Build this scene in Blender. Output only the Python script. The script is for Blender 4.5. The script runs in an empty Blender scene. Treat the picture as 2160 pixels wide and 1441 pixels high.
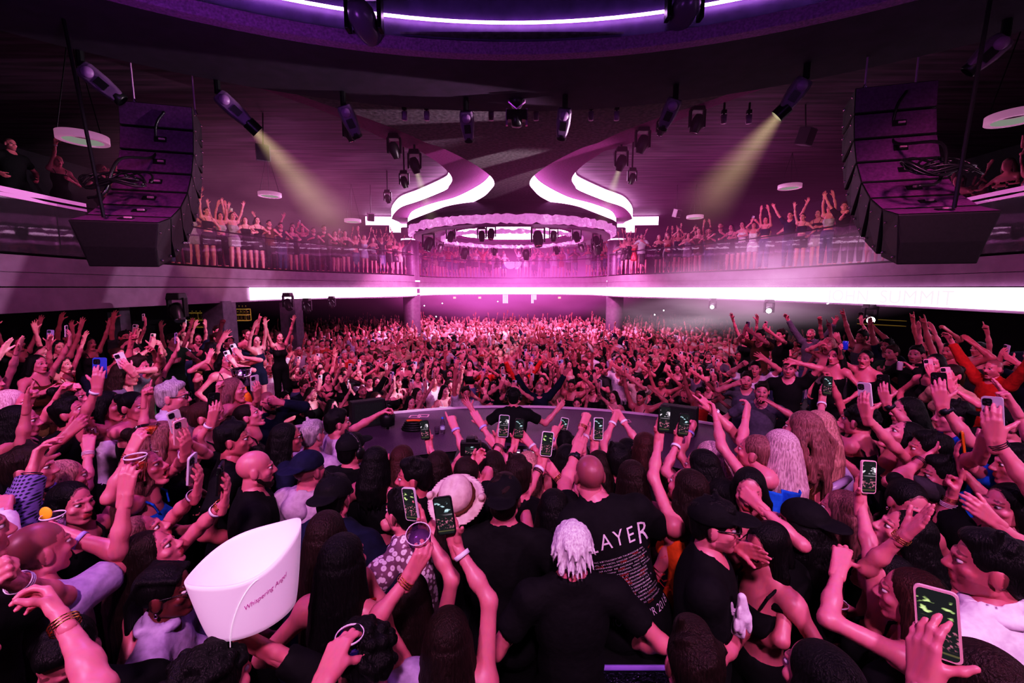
import bpy, bmesh, math, random
import numpy as np
from mathutils import Vector, Matrix
random.seed(7); RNG=np.random.default_rng(7)
scene=bpy.context.scene
COL=scene.collection
PI=math.pi
# ------------------------------------------------------------------ camera frame (metres; X right, Y towards the dance floor, Z up)
CAM=np.array([0.0,0.0,3.0]); PITCH=math.radians(7.2); FPX=900.0
CF=np.array([0,math.cos(PITCH),-math.sin(PITCH)]); CU=np.array([0,math.sin(PITCH),math.cos(PITCH)]); CR=np.array([1.0,0,0])
def ray(px,py): return CF+CR*((px-1080)/FPX)+CU*((720.5-py)/FPX)
def at(px,py,d): return CAM+ray(px,py)*d
def at_z(px,py,z):
    r=ray(px,py); return CAM+r*((z-CAM[2])/r[2])
def nrm(v):
    v=np.asarray(v,float); return v/max(np.linalg.norm(v),1e-9)
# ------------------------------------------------------------------ materials
MATS={}
def nt(m):
    m.use_nodes=True; return m.node_tree.nodes,m.node_tree.links
def mat(name,col,rough=0.6,metal=0.0,emit=None,es=0.0,noise=0.0,nscale=8.0,spec=0.5,bump=0.0,coat=0.0,stretch=None):
    if name in MATS: return MATS[name]
    m=bpy.data.materials.new(name); N,L=nt(m); b=N['Principled BSDF']
    b.inputs['Base Color'].default_value=(*col,1); b.inputs['Roughness'].default_value=rough; b.inputs['Metallic'].default_value=metal
    b.inputs['Specular IOR Level'].default_value=spec; b.inputs['Coat Weight'].default_value=coat
    if emit is not None:
        b.inputs['Emission Color'].default_value=(*emit,1); b.inputs['Emission Strength'].default_value=es
    if noise>0 or bump>0:
        tc=N.new('ShaderNodeTexCoord'); n=N.new('ShaderNodeTexNoise'); n.inputs['Scale'].default_value=nscale; n.inputs['Detail'].default_value=3
        if stretch:
            mp=N.new('ShaderNodeMapping'); mp.inputs['Scale'].default_value=stretch; L.new(tc.outputs['Object'],mp.inputs['Vector']); L.new(mp.outputs['Vector'],n.inputs['Vector'])
        else: L.new(tc.outputs['Object'],n.inputs['Vector'])
        if noise>0:
            r=N.new('ShaderNodeValToRGB'); r.color_ramp.elements[0].position=.3; r.color_ramp.elements[1].position=.7
            r.color_ramp.elements[0].color=(*[max(0,c*(1-noise)) for c in col],1); r.color_ramp.elements[1].color=(*[min(1,c*(1+noise)) for c in col],1)
            L.new(n.outputs['Fac'],r.inputs['Fac']); L.new(r.outputs['Color'],b.inputs['Base Color'])
        if bump>0:
            bp=N.new('ShaderNodeBump'); bp.inputs['Strength'].default_value=bump; bp.inputs['Distance'].default_value=.02
            L.new(n.outputs['Fac'],bp.inputs['Height']); L.new(bp.outputs['Normal'],b.inputs['Normal'])
    MATS[name]=m; return m
def emat(name,col,s):
    if name in MATS: return MATS[name]
    m=bpy.data.materials.new(name); N,L=nt(m); N.clear()
    e=N.new('ShaderNodeEmission'); e.inputs['Color'].default_value=(*col,1); e.inputs['Strength'].default_value=s
    o=N.new('ShaderNodeOutputMaterial'); L.new(e.outputs[0],o.inputs['Surface']); MATS[name]=m; return m
def glassmat(name,tint=(1,1,1),gloss=.12,rough=.03):
    if name in MATS: return MATS[name]
    m=bpy.data.materials.new(name); N,L=nt(m); N.clear()
    t=N.new('ShaderNodeBsdfTransparent'); t.inputs['Color'].default_value=(*tint,1)
    g=N.new('ShaderNodeBsdfGlossy'); g.inputs['Roughness'].default_value=rough
    lw=N.new('ShaderNodeLayerWeight'); lw.inputs['Blend'].default_value=.25
    ma=N.new('ShaderNodeMath'); ma.operation='MULTIPLY_ADD'; ma.inputs[1].default_value=.5; ma.inputs[2].default_value=gloss
    mx=N.new('ShaderNodeMixShader'); o=N.new('ShaderNodeOutputMaterial')
    L.new(lw.outputs['Fresnel'],ma.inputs[0]); L.new(ma.outputs[0],mx.inputs[0]); L.new(t.outputs[0],mx.inputs[1]); L.new(g.outputs[0],mx.inputs[2]); L.new(mx.outputs[0],o.inputs['Surface'])
    MATS[name]=m; return m
# ------------------------------------------------------------------ mesh + object helpers
def new_mesh(name,V,Q,smooth=False,mats=(),midx=None,cols=None):
    """V n x 3; Q list of index arrays (quads as n x 4 array, or list of lists)"""
    me=bpy.data.meshes.new(name); V=np.asarray(V,np.float32)
    if isinstance(Q,np.ndarray):
        n=len(Q); k=Q.shape[1]
        me.vertices.add(len(V)); me.vertices.foreach_set('co',V.ravel())
        me.loops.add(n*k); me.loops.foreach_set('vertex_index',Q.astype(np.int32).ravel())
        me.polygons.add(n); me.polygons.foreach_set('loop_start',np.arange(0,n*k,k,dtype=np.int32))
        if midx is not None: me.polygons.foreach_set('material_index',np.asarray(midx,np.int32))
        me.update(calc_edges=True)
    else:
        me.from_pydata([tuple(map(float,v)) for v in V],[],[list(map(int,q)) for q in Q])
        if midx is not None: me.polygons.foreach_set('material_index',np.asarray(midx,np.int32))
        me.update()
    if smooth: me.polygons.foreach_set('use_smooth',np.ones(len(me.polygons),bool))
    if cols is not None:
        a=me.color_attributes.new('Col','FLOAT_COLOR','POINT'); c=np.ones((len(V),4),np.float32); c[:,:3]=cols; a.data.foreach_set('color',c.ravel())
    for m in mats: me.materials.append(m)
    return me
def link(name,me,parent=None,loc=None):
    o=bpy.data.objects.new(name,me); COL.objects.link(o)
    if parent is not None: o.parent=parent
    if loc is not None: o.location=tuple(loc)
    return o
def tag(o,label=None,cat=None,group=None,kind=None):
    if label: o['label']=label
    if cat: o['category']=cat
    if group: o['group']=group
    if kind: o['kind']=kind
    return o
def empty(name,loc,label,cat,group=None):
    o=bpy.data.objects.new(name,None); COL.objects.link(o); o.location=tuple(loc); o.empty_display_size=.1
    return tag(o,label,cat,group)
def copy_tree(o,parent=None):
    c=o.copy(); COL.objects.link(c); c.parent=parent
    for ch in list(o.children): copy_tree(ch,c)
    return c
class MB:
    def __init__(s): s.v=[]; s.f=[]
    def add(s,V,F):
        b=len(s.v); s.v.extend([tuple(x) for x in V]); s.f.extend([[b+i for i in f] for f in F]); return s
    def box(s,c,size,M=None,taper=1.0):
        x,y,z=[a/2 for a in size]; V=[(-x,-y,-z),(x,-y,-z),(x,y,-z),(-x,y,-z),(-x*taper,-y*taper,z),(x*taper,-y*taper,z),(x*taper,y*taper,z),(-x*taper,y*taper,z)]
        V=np.array(V)
        if M is not None: V=V@np.asarray(M).T
        return s.add(V+np.asarray(c),[(0,3,2,1),(4,5,6,7),(0,1,5,4),(1,2,6,5),(2,3,7,6),(3,0,4,7)])
    def tube(s,pts,r,n=8,cap=True):
        pts=[np.asarray(p,float) for p in pts]; rs=r if isinstance(r,(list,tuple)) else [r]*len(pts); b=len(s.v); prev=None
        for i,p in enumerate(pts):
            t=nrm((pts[min(i+1,len(pts)-1)]-pts[max(i-1,0)]))
            if prev is None:
                u=np.cross(t,[0,0,1]); u=np.cross(t,[0,1,0]) if np.linalg.norm(u)<.1 else u
            else: u=prev-t*np.dot(prev,t)
            u=nrm(u); prev=u; w=np.cross(t,u)
            for k in range(n): s.v.append(tuple(p+(u*math.cos(2*PI*k/n)+w*math.sin(2*PI*k/n))*rs[i]))
        for i in range(len(pts)-1):
            for k in range(n): s.f.append([b+i*n+k,b+i*n+(k+1)%n,b+(i+1)*n+(k+1)%n,b+(i+1)*n+k])
        if cap: s.f.append([b+k for k in reversed(range(n))]); s.f.append([b+(len(pts)-1)*n+k for k in range(n)])
        return s
    def lathe(s,prof,n=24,M=None,c=(0,0,0),close=False):
        b=len(s.v); V=[]
        for r,z in prof:
            for k in range(n): V.append((r*math.cos(2*PI*k/n),r*math.sin(2*PI*k/n),z))
        V=np.array(V)
        if M is not None: V=V@np.asarray(M).T
        V=V+np.asarray(c); F=[]
        for i in range(len(prof)-1):
            for k in range(n): F.append([i*n+k,i*n+(k+1)%n,(i+1)*n+(k+1)%n,(i+1)*n+k])
        if close: F.append(list(reversed(range(n)))); F.append([(len(prof)-1)*n+k for k in range(n)])
        return s.add(V,F)
    def prism(s,poly,z0,z1):
        n=len(poly); V=[(x,y,z0) for x,y in poly]+[(x,y,z1) for x,y in poly]
        F=[list(reversed(range(n))),list(range(n,2*n))]+[[i,(i+1)%n,n+(i+1)%n,n+i] for i in range(n)]
        return s.add(V,F)
    def strip(s,line,z0,z1):
        b=len(line); return s.add([(x,y,z0) for x,y in line]+[(x,y,z1) for x,y in line],[[i,i+1,b+i+1,b+i] for i in range(b-1)])
    def mesh(s,name,m=None,smooth=False):
        return new_mesh(name,s.v,s.f,smooth,[m] if m else [])
    def obj(s,name,m,parent=None,smooth=False,loc=None,bevel=0):
        o=link(name,s.mesh(name,m,smooth),parent,loc)
        if bevel:
            bv=o.modifiers.new('bevel','BEVEL'); bv.width=bevel; bv.segments=2; bv.limit_method='ANGLE'
        return o
def struct(name,mb,m,smooth=False):
    return tag(mb.obj(name,m,smooth=smooth),kind='structure')
def spline(pts,n=8):
    pts=[np.asarray(p,float) for p in pts]; P=[2*pts[0]-pts[1]]+pts+[2*pts[-1]-pts[-2]]; out=[]
    for i in range(1,len(P)-2):
        for k in range(n):
            t=k/n; a,b,c,d=P[i-1],P[i],P[i+1],P[i+2]
            out.append(.5*((2*b)+(c-a)*t+(2*a-5*b+4*c-d)*t*t+(3*b-a-3*c+d)*t**3))
    out.append(pts[-1]); return out
def rotz(a): c,s=math.cos(a),math.sin(a); return np.array([[c,-s,0],[s,c,0],[0,0,1.]])
def rotx(a): c,s=math.cos(a),math.sin(a); return np.array([[1.,0,0],[0,c,-s],[0,s,c]])
def roty(a): c,s=math.cos(a),math.sin(a); return np.array([[c,0,s],[0,1.,0],[-s,0,c]])
def frame(y,z):
    """matrix with columns x,y,z: z exact, y made perpendicular"""
    z=nrm(z); y=np.asarray(y,float); y=y-z*np.dot(y,z)
    if np.linalg.norm(y)<1e-3: y=np.array([1.,.1,0])-z*np.dot([1.,.1,0],z)
    y=nrm(y); return np.stack([np.cross(y,z),y,z],axis=1)
# ================================================================== the room
M_CEIL=mat('ceiling_dark',(.035,.016,.042),.85,noise=.25,nscale=5)
M_PLANK=mat('ceiling_planks',(.085,.04,.08),.7,noise=.75,nscale=1.0,stretch=(.5,7,1))
M_POPCORN=mat('ceiling_textured',(.10,.085,.10),.9,noise=.45,nscale=14,bump=.6)
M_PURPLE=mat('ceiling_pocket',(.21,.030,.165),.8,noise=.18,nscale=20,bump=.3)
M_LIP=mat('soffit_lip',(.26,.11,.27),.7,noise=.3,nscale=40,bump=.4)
M_WALL=mat('wall_dark',(.02,.014,.024),.8,noise=.3,nscale=2)
M_FASCIA=mat('fascia_panel',(.23,.15,.225),.55,noise=.12,nscale=3)
M_FLOOR=mat('floor_dark',(.02,.012,.018),.5,noise=.3,nscale=3)
M_BLACK=mat('black_plastic',(.012,.011,.013),.4)
M_BLACKM=mat('black_metal',(.02,.018,.022),.35,metal=.6)
M_CHROME=mat('chrome',(.8,.7,.8),.15,metal=1)
M_LED=emat('led_band',(1,.63,.95),5.0)
M_LEDS=emat('led_band_screen',(1,.68,.96),4.5)
M_LEDV=emat('led_violet',(.80,.42,1.0),9.0)
M_LEDSOFT=emat('led_soft',(1,.55,.92),3.0)
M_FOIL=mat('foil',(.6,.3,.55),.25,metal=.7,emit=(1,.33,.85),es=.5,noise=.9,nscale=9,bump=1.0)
ZS=5.8; Z1=6.0; Z2=6.5; Z3=7.05; BZ=3.58
# floors
struct('floor',MB().box((0,2.75,-.1),(8.8,8.5,.2)),M_FLOOR)
struct('floor_dance',MB().box((0,20.2,-.8),(29,26.4,.2)),M_FLOOR)
struct('floor_terrace_left',MB().box((-9.4,4.2,-.2),(9.9,11.2,1.2)),M_FLOOR)
struct('floor_terrace_right',MB().box((9.4,4.2,-.2),(9.9,11.2,1.2)),M_FLOOR)
# outer walls
struct('wall_left',MB().box((-14.6,14,3),(.3,42,9)),M_WALL)
struct('wall_right',MB().box((14.6,14,3),(.3,42,9)),M_WALL)
struct('wall_back',MB().box((0,33.5,3),(30,.3,9)),M_WALL)
struct('wall_front',MB().box((0,-6,3),(30,.3,9)),M_WALL)
# stage soffit with round recess
def circ(cx,cy,r,a0,a1,n): return [(cx+r*math.sin(a),cy+r*math.cos(a)) for a in np.linspace(a0,a1,n)]
A=math.radians(100)
inner=circ(0,-1.9,7.5,-A,A,72); outer=circ(0,-1.1,8.35,-A,A,72)
mb=MB(); n=len(inner)
V=[(x,y,ZS) for x,y in inner]+[(x,y,ZS) for x,y in outer]+[(x,y,ZS+.1) for x,y in outer]+[(x,y,8.2) for x,y in outer]
F=[[i,i+1,n+i+1,n+i] for i in range(n-1)]+[[n+i,n+i+1,2*n+i+1,2*n+i] for i in range(n-1)]+[[2*n+i,2*n+i+1,3*n+i+1,3*n+i] for i in range(n-1)]
mb.add(V,F); struct('ceiling_soffit',mb,M_CEIL)
# wide sides of soffit
lip=MB(); lip.strip(circ(0,-1.9,7.5,-A,A,72),ZS-.02,ZS+.12); lip.strip(circ(0,-1.9,7.42,-A,A,72),ZS-.02,ZS+.12)
V=[(x,y,ZS-.02) for x,y in circ(0,-1.9,7.42,-A,A,72)]+[(x,y,ZS-.02) for x,y in circ(0,-1.9,7.56,-A,A,72)]
lip.add(V,[[i,i+1,72+i+1,72+i] for i in range(71)]); struct('trim_1',lip,M_LIP)
struct('wall_recess',MB().strip(circ(0,-1.9,7.52,-A,A,72),ZS+.1,ZS+1.3),mat('recess_wall',(.10,.06,.16),.5,noise=.2,nscale=6))
struct('ceiling_recess',MB().add([(-9,-6,ZS+1.25),(9,-6,ZS+1.25),(9,7,ZS+1.25),(-9,7,ZS+1.25)],[(0,1,2,3)]),mat('recess_top',(.03,.02,.07),.6,noise=.5,nscale=2))
ring=MB(); c=circ(0,-1.9,7.47,-A,A,96); ring.tube([(x,y,ZS+.36) for x,y in c],.017,6)
tag(ring.obj('led_ring_light',M_LEDV),'thin violet neon ring running round the ceiling recess above the stage','light')
# stepped plates of the main ceiling.  level1 lowest (centre), level2, level3 at the sides
def P(pts,z): return [tuple(at_z(x,y,z)[:2]) for x,y in pts]
in_near=[(600,190),(700,225),(783,253),(860,283),(898,301),(937,314),(998,345),(1034,371)]
in_band=[(1043,388),(1036,401),(1014,420),(962,443),(911,455),(872,468),(861,481)]
L1=[tuple(p) for p in spline([np.array(p) for p in P(in_near,Z1)+P(in_band,Z1)],6)]
tail=[(-5.15,22.9),(-5.2,24.2),(-7.2,24.0),(-11,23.5)]
tail=[(L1[-1][0]+.12,L1[-1][1]+.9),(L1[-1][0]+.0,L1[-1][1]+2.0),(-6.75,L1[-1][1]+1.9)]
def mir(l): return [(-x,y) for x,y in l]
left1=L1+tail
poly=[(-4.2,5.5)]+left1+[(-6.75,33),(6.75,33)]+list(reversed(mir(left1)))+[(4.2,5.5)]
struct('ceiling',MB().prism(poly,Z1,Z1+.02),M_POPCORN)
out_near=[(500,170),(600,205),(720,250),(834,304),(885,319),(898,327),(926,345),(948,366)]
out_band=[(954,381),(947,394),(937,404),(885,425),(847,438),(831,452),(826,462)]
L2=[tuple(p) for p in spline([np.array(p) for p in P(out_near,Z2)+P(out_band,Z2)],6)]
tail2=[(L2[-1][0]+.1,L2[-1][1]+1.0),(L2[-1][0],L2[-1][1]+2.4),(-8.3,L2[-1][1]+2.3)]
for side in (1,-1):
    l2=L2+tail2; fl=(lambda l:l) if side==1 else mir
    poly2=[(-3.4,5.5)]+l2+[(-8.3,33),(-2,33)]
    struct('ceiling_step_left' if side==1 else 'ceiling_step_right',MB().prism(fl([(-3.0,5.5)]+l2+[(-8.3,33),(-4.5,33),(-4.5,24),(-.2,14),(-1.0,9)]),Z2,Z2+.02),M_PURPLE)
    struct('ceiling_side_left' if side==1 else 'ceiling_side_right',MB().add([(side*-15,-6,Z3),(side*-1,-6,Z3),(side*-1,34,Z3),(side*-15,34,Z3)],[(0,1,2,3)]),M_PLANK)
    # glowing bands on the far faces
    nm='led_band'
    for lo,l,k0,tl,txt in ((Z1,L1,len(L1)-38,tail,'lower'),(Z2,L2,len(L2)-37,tail2,'upper')):
        o=MB().strip(fl(l[k0:]),lo+.025,lo+.49).strip(fl(tl[1:]),lo+.025,lo+.49).obj('led_band',M_LED)
        tag(o,'%s white-pink S-shaped light band on the %s ceiling step'%(('longer, lower' if txt=='lower' else 'shorter, upper'),'left-hand' if side==1 else 'right-hand'),'light band')
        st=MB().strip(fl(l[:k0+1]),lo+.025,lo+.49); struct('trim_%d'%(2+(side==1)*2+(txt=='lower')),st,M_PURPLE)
# balcony
edge_px=[(-400,500),(0,535),(200,549),(430,563),(560,570),(680,575),(790,578.5),(855,581)]
E=[tuple(at_z(x,y,BZ)[:2]) for x,y in edge_px]
E=[(E[1][0]-.05,-3),(E[1][0],3)]+E[1:]
half=E+[(-4.6,24.6),(-3.2,26.2),(-1.6,27.1)]
halfs=[tuple(p) for p in spline([np.array(p) for p in half+[(0,27.4)]],6)]
full=halfs+mir(list(reversed(halfs[:-1])))
bal=full
def inset(line,d):
    out=[]
    for i,p in enumerate(line):
        a=np.array(line[max(i-1,0)]); b=np.array(line[min(i+1,len(line)-1)]); t=nrm(np.append(b-a,0)); nn=np.array([t[1],-t[0]])
        out.append(tuple(np.array(p)+nn*d))
    return out
outwall=[(-14.5,-3),(-14.5,33.4),(14.5,33.4),(14.5,-3)]
mb=MB(); 
# slab as strips between edge and outer wall
def outer_pt(p):
    x,y=p
    if y<20: return (math.copysign(14.5,x),y)
    a=math.atan2(x,(33.4-20)) ; return (x*2.7 if abs(x*2.7)<14.5 else math.copysign(14.5,x),33.4)
op=[outer_pt(p) for p in bal]; nb=len(bal)
for z in (BZ,2.62): mb.add([(x,y,z) for x,y in bal]+[(x,y,z) for x,y in op],[[i,i+1,nb+i+1,nb+i] for i in range(nb-1)])
struct('floor_balcony',mb,mat('balcony_floor',(.05,.035,.05),.6,noise=.2))
f=MB().strip(bal,3.28,BZ); f.strip(inset(bal,-.02),3.02,3.27); f.strip(inset(bal,.0),2.55,3.0)
V=[(x,y,3.27) for x,y in bal]+[(x,y,3.27) for x,y in inset(bal,-.05)]; f.strip(inset(bal,-.05),3.26,3.29)
struct('wall_balcony_fascia',f,M_FASCIA)
# LED ribbon along the balcony front
ib=inset(bal,.05)
k0=min(range(nb),key=lambda i:abs(bal[i][0]-at_z(516,560,BZ)[0])+abs(bal[i][1]-np.interp(516,[430,560],[E[4][1],E[5][1]])))
led=MB().strip(ib[k0:],2.6,3.0)
led.add([(x,y,2.6) for x,y in ib[k0:]]+[(x,y,2.6) for x,y in inset(bal,.02)[k0:]],[[i,i+1,nb-k0+i+1,nb-k0+i] for i in range(nb-k0-1)])
o=led.obj('led_ribbon_screen',M_LEDS); tag(o,'long glowing white-pink ribbon screen wrapped along the balcony front','screen')
# glass railing, one thing per run, panels + rail as parts
M_GLASS=glassmat('rail_glass',(.93,.88,.95),.06)
gl=inset(bal,-.04)
runs=[(0,nb//2-14,'left-hand balcony'),(nb//2-14,nb//2+14,'far balcony'),(nb//2+14,nb-1,'right-hand balcony')]
def resample(line,step):
    out=[np.array(line[0])]; acc=0
    for a,b in zip(line[:-1],line[1:]):
        a=np.array(a);b=np.array(b); L=np.linalg.norm(b-a); s=0
        while acc+L-s>=step: s+=step-acc; out.append(a+(b-a)*s/L); acc=0
        acc+=L-s
    out.append(np.array(line[-1])); return out
for a,b,txt in runs:
    r=empty('glass_railing',(gl[a][0],gl[a][1],BZ),'clear glass railing with dark top rail along the '+txt,'railing'); lx,ly=gl[a]
    pts=resample(gl[a:b+1],1.45)
    for p,q in zip(pts[:-1],pts[1:]):
        d=nrm(np.append(q-p,0))[:2]*.012; p2=p+d; q2=q-d
        m=MB().add([(p2[0]-lx,p2[1]-ly,.03),(q2[0]-lx,q2[1]-ly,.03),(q2[0]-lx,q2[1]-ly,1.05),(p2[0]-lx,p2[1]-ly,1.05)],[(0,1,2,3)]).obj('glass_panel',M_GLASS,r)
    MB().tube([(p[0]-lx,p[1]-ly,1.07) for p in pts],.022,6).obj('top_rail',M_BLACKM,r)
    MB().tube([(p[0]-lx,p[1]-ly,.025) for p in pts],.025,4).obj('base_channel',M_BLACKM,r)
for sx,txt in ((-1,'left'),(1,'right')):
    q=[p for p in (gl if sx<0 else list(reversed(gl))) if p[1]<9.6 and p[0]*sx>0 and p[1]>2]
    q=resample(q,.4); lb=MB().strip(q,BZ+1.0,BZ+1.17); q2=[p+np.array([sx*.3,0]) for p in q]; n_=len(q)
    lb.add([(*p,BZ+1.17) for p in q]+[(*p,BZ+1.17) for p in q2],[[i,i+1,n_+i+1,n_+i] for i in range(n_-1)])
    pn=MB().strip([p+np.array([sx*.03,0]) for p in q],BZ,BZ+1.0); tag(pn.obj('trim_%d'%(6 if sx<0 else 7),M_BLACK),kind='structure')
    tag(lb.obj('drink_ledge',mat('ledge_pink_lit',(.75,.3,.65),.4,emit=(1,.35,.85),es=.28)),'pink-lit drink ledge along the near end of the %s balcony rail'%txt,'ledge')  # pink light along the ledge put into its colour and glow
# columns
for sx,cx in ((-1,-5.22),(1,5.35)):
    txt='left-hand' if sx<0 else 'right-hand'
    cy=22.3
    st=struct('column_%s'%('left' if sx<0 else 'right'),MB().lathe([(.44,-.7),(.44,Z1)],32,c=(cx,cy,0)),mat('column_metal',(.17,.11,.18),.4,metal=.25,noise=.15),smooth=True)
    for z in (5.42,3.33,2.98,2.68):
        MB().lathe([(.447,z-.035),(.447,z+.035)],32,c=(cx,cy,0)).obj('column_light_ring',M_LEDSOFT,st)
# round chandelier over the dance floor
ch=empty('round_chandelier',(0,18.4,5.2),'large round chandelier of crinkled pink foil rings above the packed dance floor','chandelier')
def foil_ring(R,z0,z1,th):
    V=[];n=160
    for k in range(n):
        a=2*PI*k/n
        for j,(rr,z) in enumerate(((R,z0),(R,z1),(R-th,z1),(R-th,z0))):
            V.append(((rr+RNG.uniform(-.04,.04))*math.sin(a),(rr+RNG.uniform(-.04,.04))*math.cos(a),z+RNG.uniform(-.045,.045)))
    F=[[k*4+j,((k+1)%n)*4+j,((k+1)%n)*4+(j+1)%4,k*4+(j+1)%4] for k in range(n) for j in range(4)]
    return MB().add(V,F)
foil_ring(4.25,-.1,.16,.12).obj('outer_foil_ring',M_FOIL,ch)
foil_ring(2.95,-.27,-.15,.10).obj('inner_foil_ring',M_FOIL,ch)
MB().lathe([(4.05,-.12),(4.05,-.22),(3.0,-.05),(3.0,.55)],72).obj('drum',mat('drum_dark',(.25,.15,.25),.5),ch,True)
MB().lathe([(4.3,.17),(4.3,.3),(3.2,.79)],72).obj('canopy',M_CEIL,ch,True)
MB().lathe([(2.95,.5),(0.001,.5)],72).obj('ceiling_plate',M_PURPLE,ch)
for k in range(6):
    y0=-2.35+k*4.7/6+.07; y1=-2.35+(k+1)*4.7/6-.07; V=[]
    ys=np.linspace(y0,y1,6); w=[math.sqrt(max(0.01,2.36**2-y*y)) for y in ys]
    V=[(-a,y,.06) for a,y in zip(w,ys)]+[(a,y,.06) for a,y in zip(w,ys)]
    MB().add(V,[[i,i+1,6+i+1,6+i] for i in range(5)]).obj('light_panel',M_LED,ch)
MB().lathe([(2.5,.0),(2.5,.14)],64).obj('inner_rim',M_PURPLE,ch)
# left under-balcony pillars and bar shelves
for i,(px,py,d,w) in enumerate(((466,690,13.0,.62),(617,690,15.5,.55),(255,700,10.8,.3))):
    p=at(px,py,d); struct('pillar_%d'%(i+1),MB().box((p[0],p[1],1.0),(w,w,3.2)),mat('pillar',(.13,.095,.14),.6,noise=.2))
M_GOLD=mat('gold_lit_shelf',(.5,.35,.1),.4,emit=(1,.7,.15),es=.12)  # gold bar light put into the shelf colour and glow
for i,(x0,x1,y0,y1,d,txt) in enumerate(((402,440,660,690,14.2,'gold-lit back bar shelves under the left-hand balcony, nearer pair of pillars'),(494,526,652,676,14.4,'gold-lit back bar shelves between the two grey pillars'),(1812,1905,668,690,13,'gold-lit bar shelf under the right-hand balcony'))):
    a=at(x0,y1,d); b=at(x1,y0,d); r=empty('bar_shelf',((a[0]+b[0])/2,a[1],a[2]),txt,'shelf')
    w=b[0]-a[0]; h=b[2]-a[2]
    if i<2:
        for k in range(3): MB().box((0,0,h*k/2),(w,.25,.03)).obj('shelf_board',M_GOLD,r)
        for s in (-.5,-.17,.17,.5): MB().box((w*s,.1,h/2),(.025,.02,h)).obj('upright',M_GOLD,r)
    else:
        MB().box((0,0,h*.7),(w,.2,.02),roty(.05)).obj('shelf_board',M_GOLD,r); MB().box((0,0,h*.2),(w,.2,.02),roty(.05)).obj('shelf_board',M_GOLD,r)
        for s in (-.5,.5): MB().box((w*s,.1,h*.45),(.02,.02,h*.7)).obj('upright',M_BLACKM,r)
    for k in range(9):
        bx=-w/2+w*(k+.5)/9
        if i<2:
            bb=empty('bottle',(r.location[0]+bx,r.location[1],r.location[2]+h*.5*(k%2)+.015),'small dark spirits bottle standing on the gold-lit back bar shelves','bottle','bottles on the back bar')
            MB().lathe([(.001,0),(.035,0),(.035,.17),(.012,.22),(.012,.27),(.001,.27)],8).obj('glass',mat('bottle_glass',(.10,.06,.03),.1),bb,True)
            MB().lathe([(.014,.265),(.014,.29),(.001,.29)],8).obj('cap',M_GOLD,bb)
# exit signs and blue tube clusters on the far wall
for k,(px,py) in enumerate(((959,628),(1012,628),(1180,628))):
    p=at(px,py,30); r=empty('exit_sign',p,'small orange-lit exit sign on the far wall, %s'%('nearest the left-hand column','between the column and the blue tubes','beyond the blue tubes')[k],'sign')
    MB().box((0,0,0),(.2,.05,.14)).obj('housing',M_BLACK,r)
    MB().box((0,-.03,0),(.19,.02,.13)).obj('lit_face',emat('exit_orange',(1,.25,.12),2.5),r)
for k,(px,n_) in enumerate(((1066,4),(1126,4))):
    p=at(px,630,30.5); r=empty('tube_light',p,'cluster of vertical blue-white tubes on the far wall, %s'%('first from the left-hand column' if k==0 else 'nearer the right-hand column'),'light')
    for j in range(n_): MB().box((-.15+.1*j,0,0 if k==0 or j<2 else .1),(.03,.03,.65 if k==0 or j<2 else .35)).obj('tube',emat('tube_blue',(.55,.6,1),7),r)
# ================================================================== stage counter, gear, fixtures
M_DECK=mat('deck_top',(.12,.06,.125),.45,noise=.25,nscale=60,bump=.15)
def arc(r,a0,a1,n): return [(r*math.sin(a),1.9+r*math.cos(a)) for a in np.linspace(a0,a1,n)]
A0,A1=math.radians(-46),math.radians(46); RO,RI=5.25,3.35; n=60
r=empty('stage_counter',(0,1.9,-.7),'curved purple-lit stage counter with pale rim in front of the performer','stage counter')
ao=[(x,y-1.9) for x,y in arc(RO,A0,A1,n)]; ai=[(x,y-1.9) for x,y in arc(RI,A0,A1,n)]; TZ=1.65
mb=MB(); mb.add([(x,y,TZ) for x,y in ai]+[(x,y,TZ) for x,y in ao],[[i,i+1,n+i+1,n+i] for i in range(n-1)])
mb.obj('deck',M_DECK,r)
MB().strip(ao,.0,TZ-.03).obj('front_panel',mat('deck_front',(.05,.03,.05),.5),r)
MB().strip(ai,.7,TZ-.01).obj('rear_panel',M_BLACK,r)
rim=MB(); ao2=[(x*1.008,y*1.008) for x,y in ao]
rim.strip(ao,TZ,TZ+.03).strip(ao2,TZ-.04,TZ+.03); rim.add([(x,y,TZ+.03) for x,y in ao]+[(x,y,TZ+.03) for x,y in ao2],[[i,i+1,n+i+1,n+i] for i in range(n-1)])
rim.obj('rim',mat('rim_pale',(.75,.55,.72),.4),r)
DZ=TZ-.7
for k,(px,py,w) in enumerate(((875,879,.16),(893,877,.16),(1318,888,.16))):
    p=at_z(px,py,DZ+.004)-np.array([0,1.9,-.7]); fr=MB()
    for (dx,dy,sx,sy) in ((0,.06,w,.015),(0,-.06,w,.015),(-w/2,0,.015,.13),(w/2,0,.015,.13)): fr.box((p[0]+dx,p[1]+dy,p[2]),(sx,sy,.006))
    fr.obj('floor_socket_frame',mat('socket_pink',(.8,.35,.55),.5),r)
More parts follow.
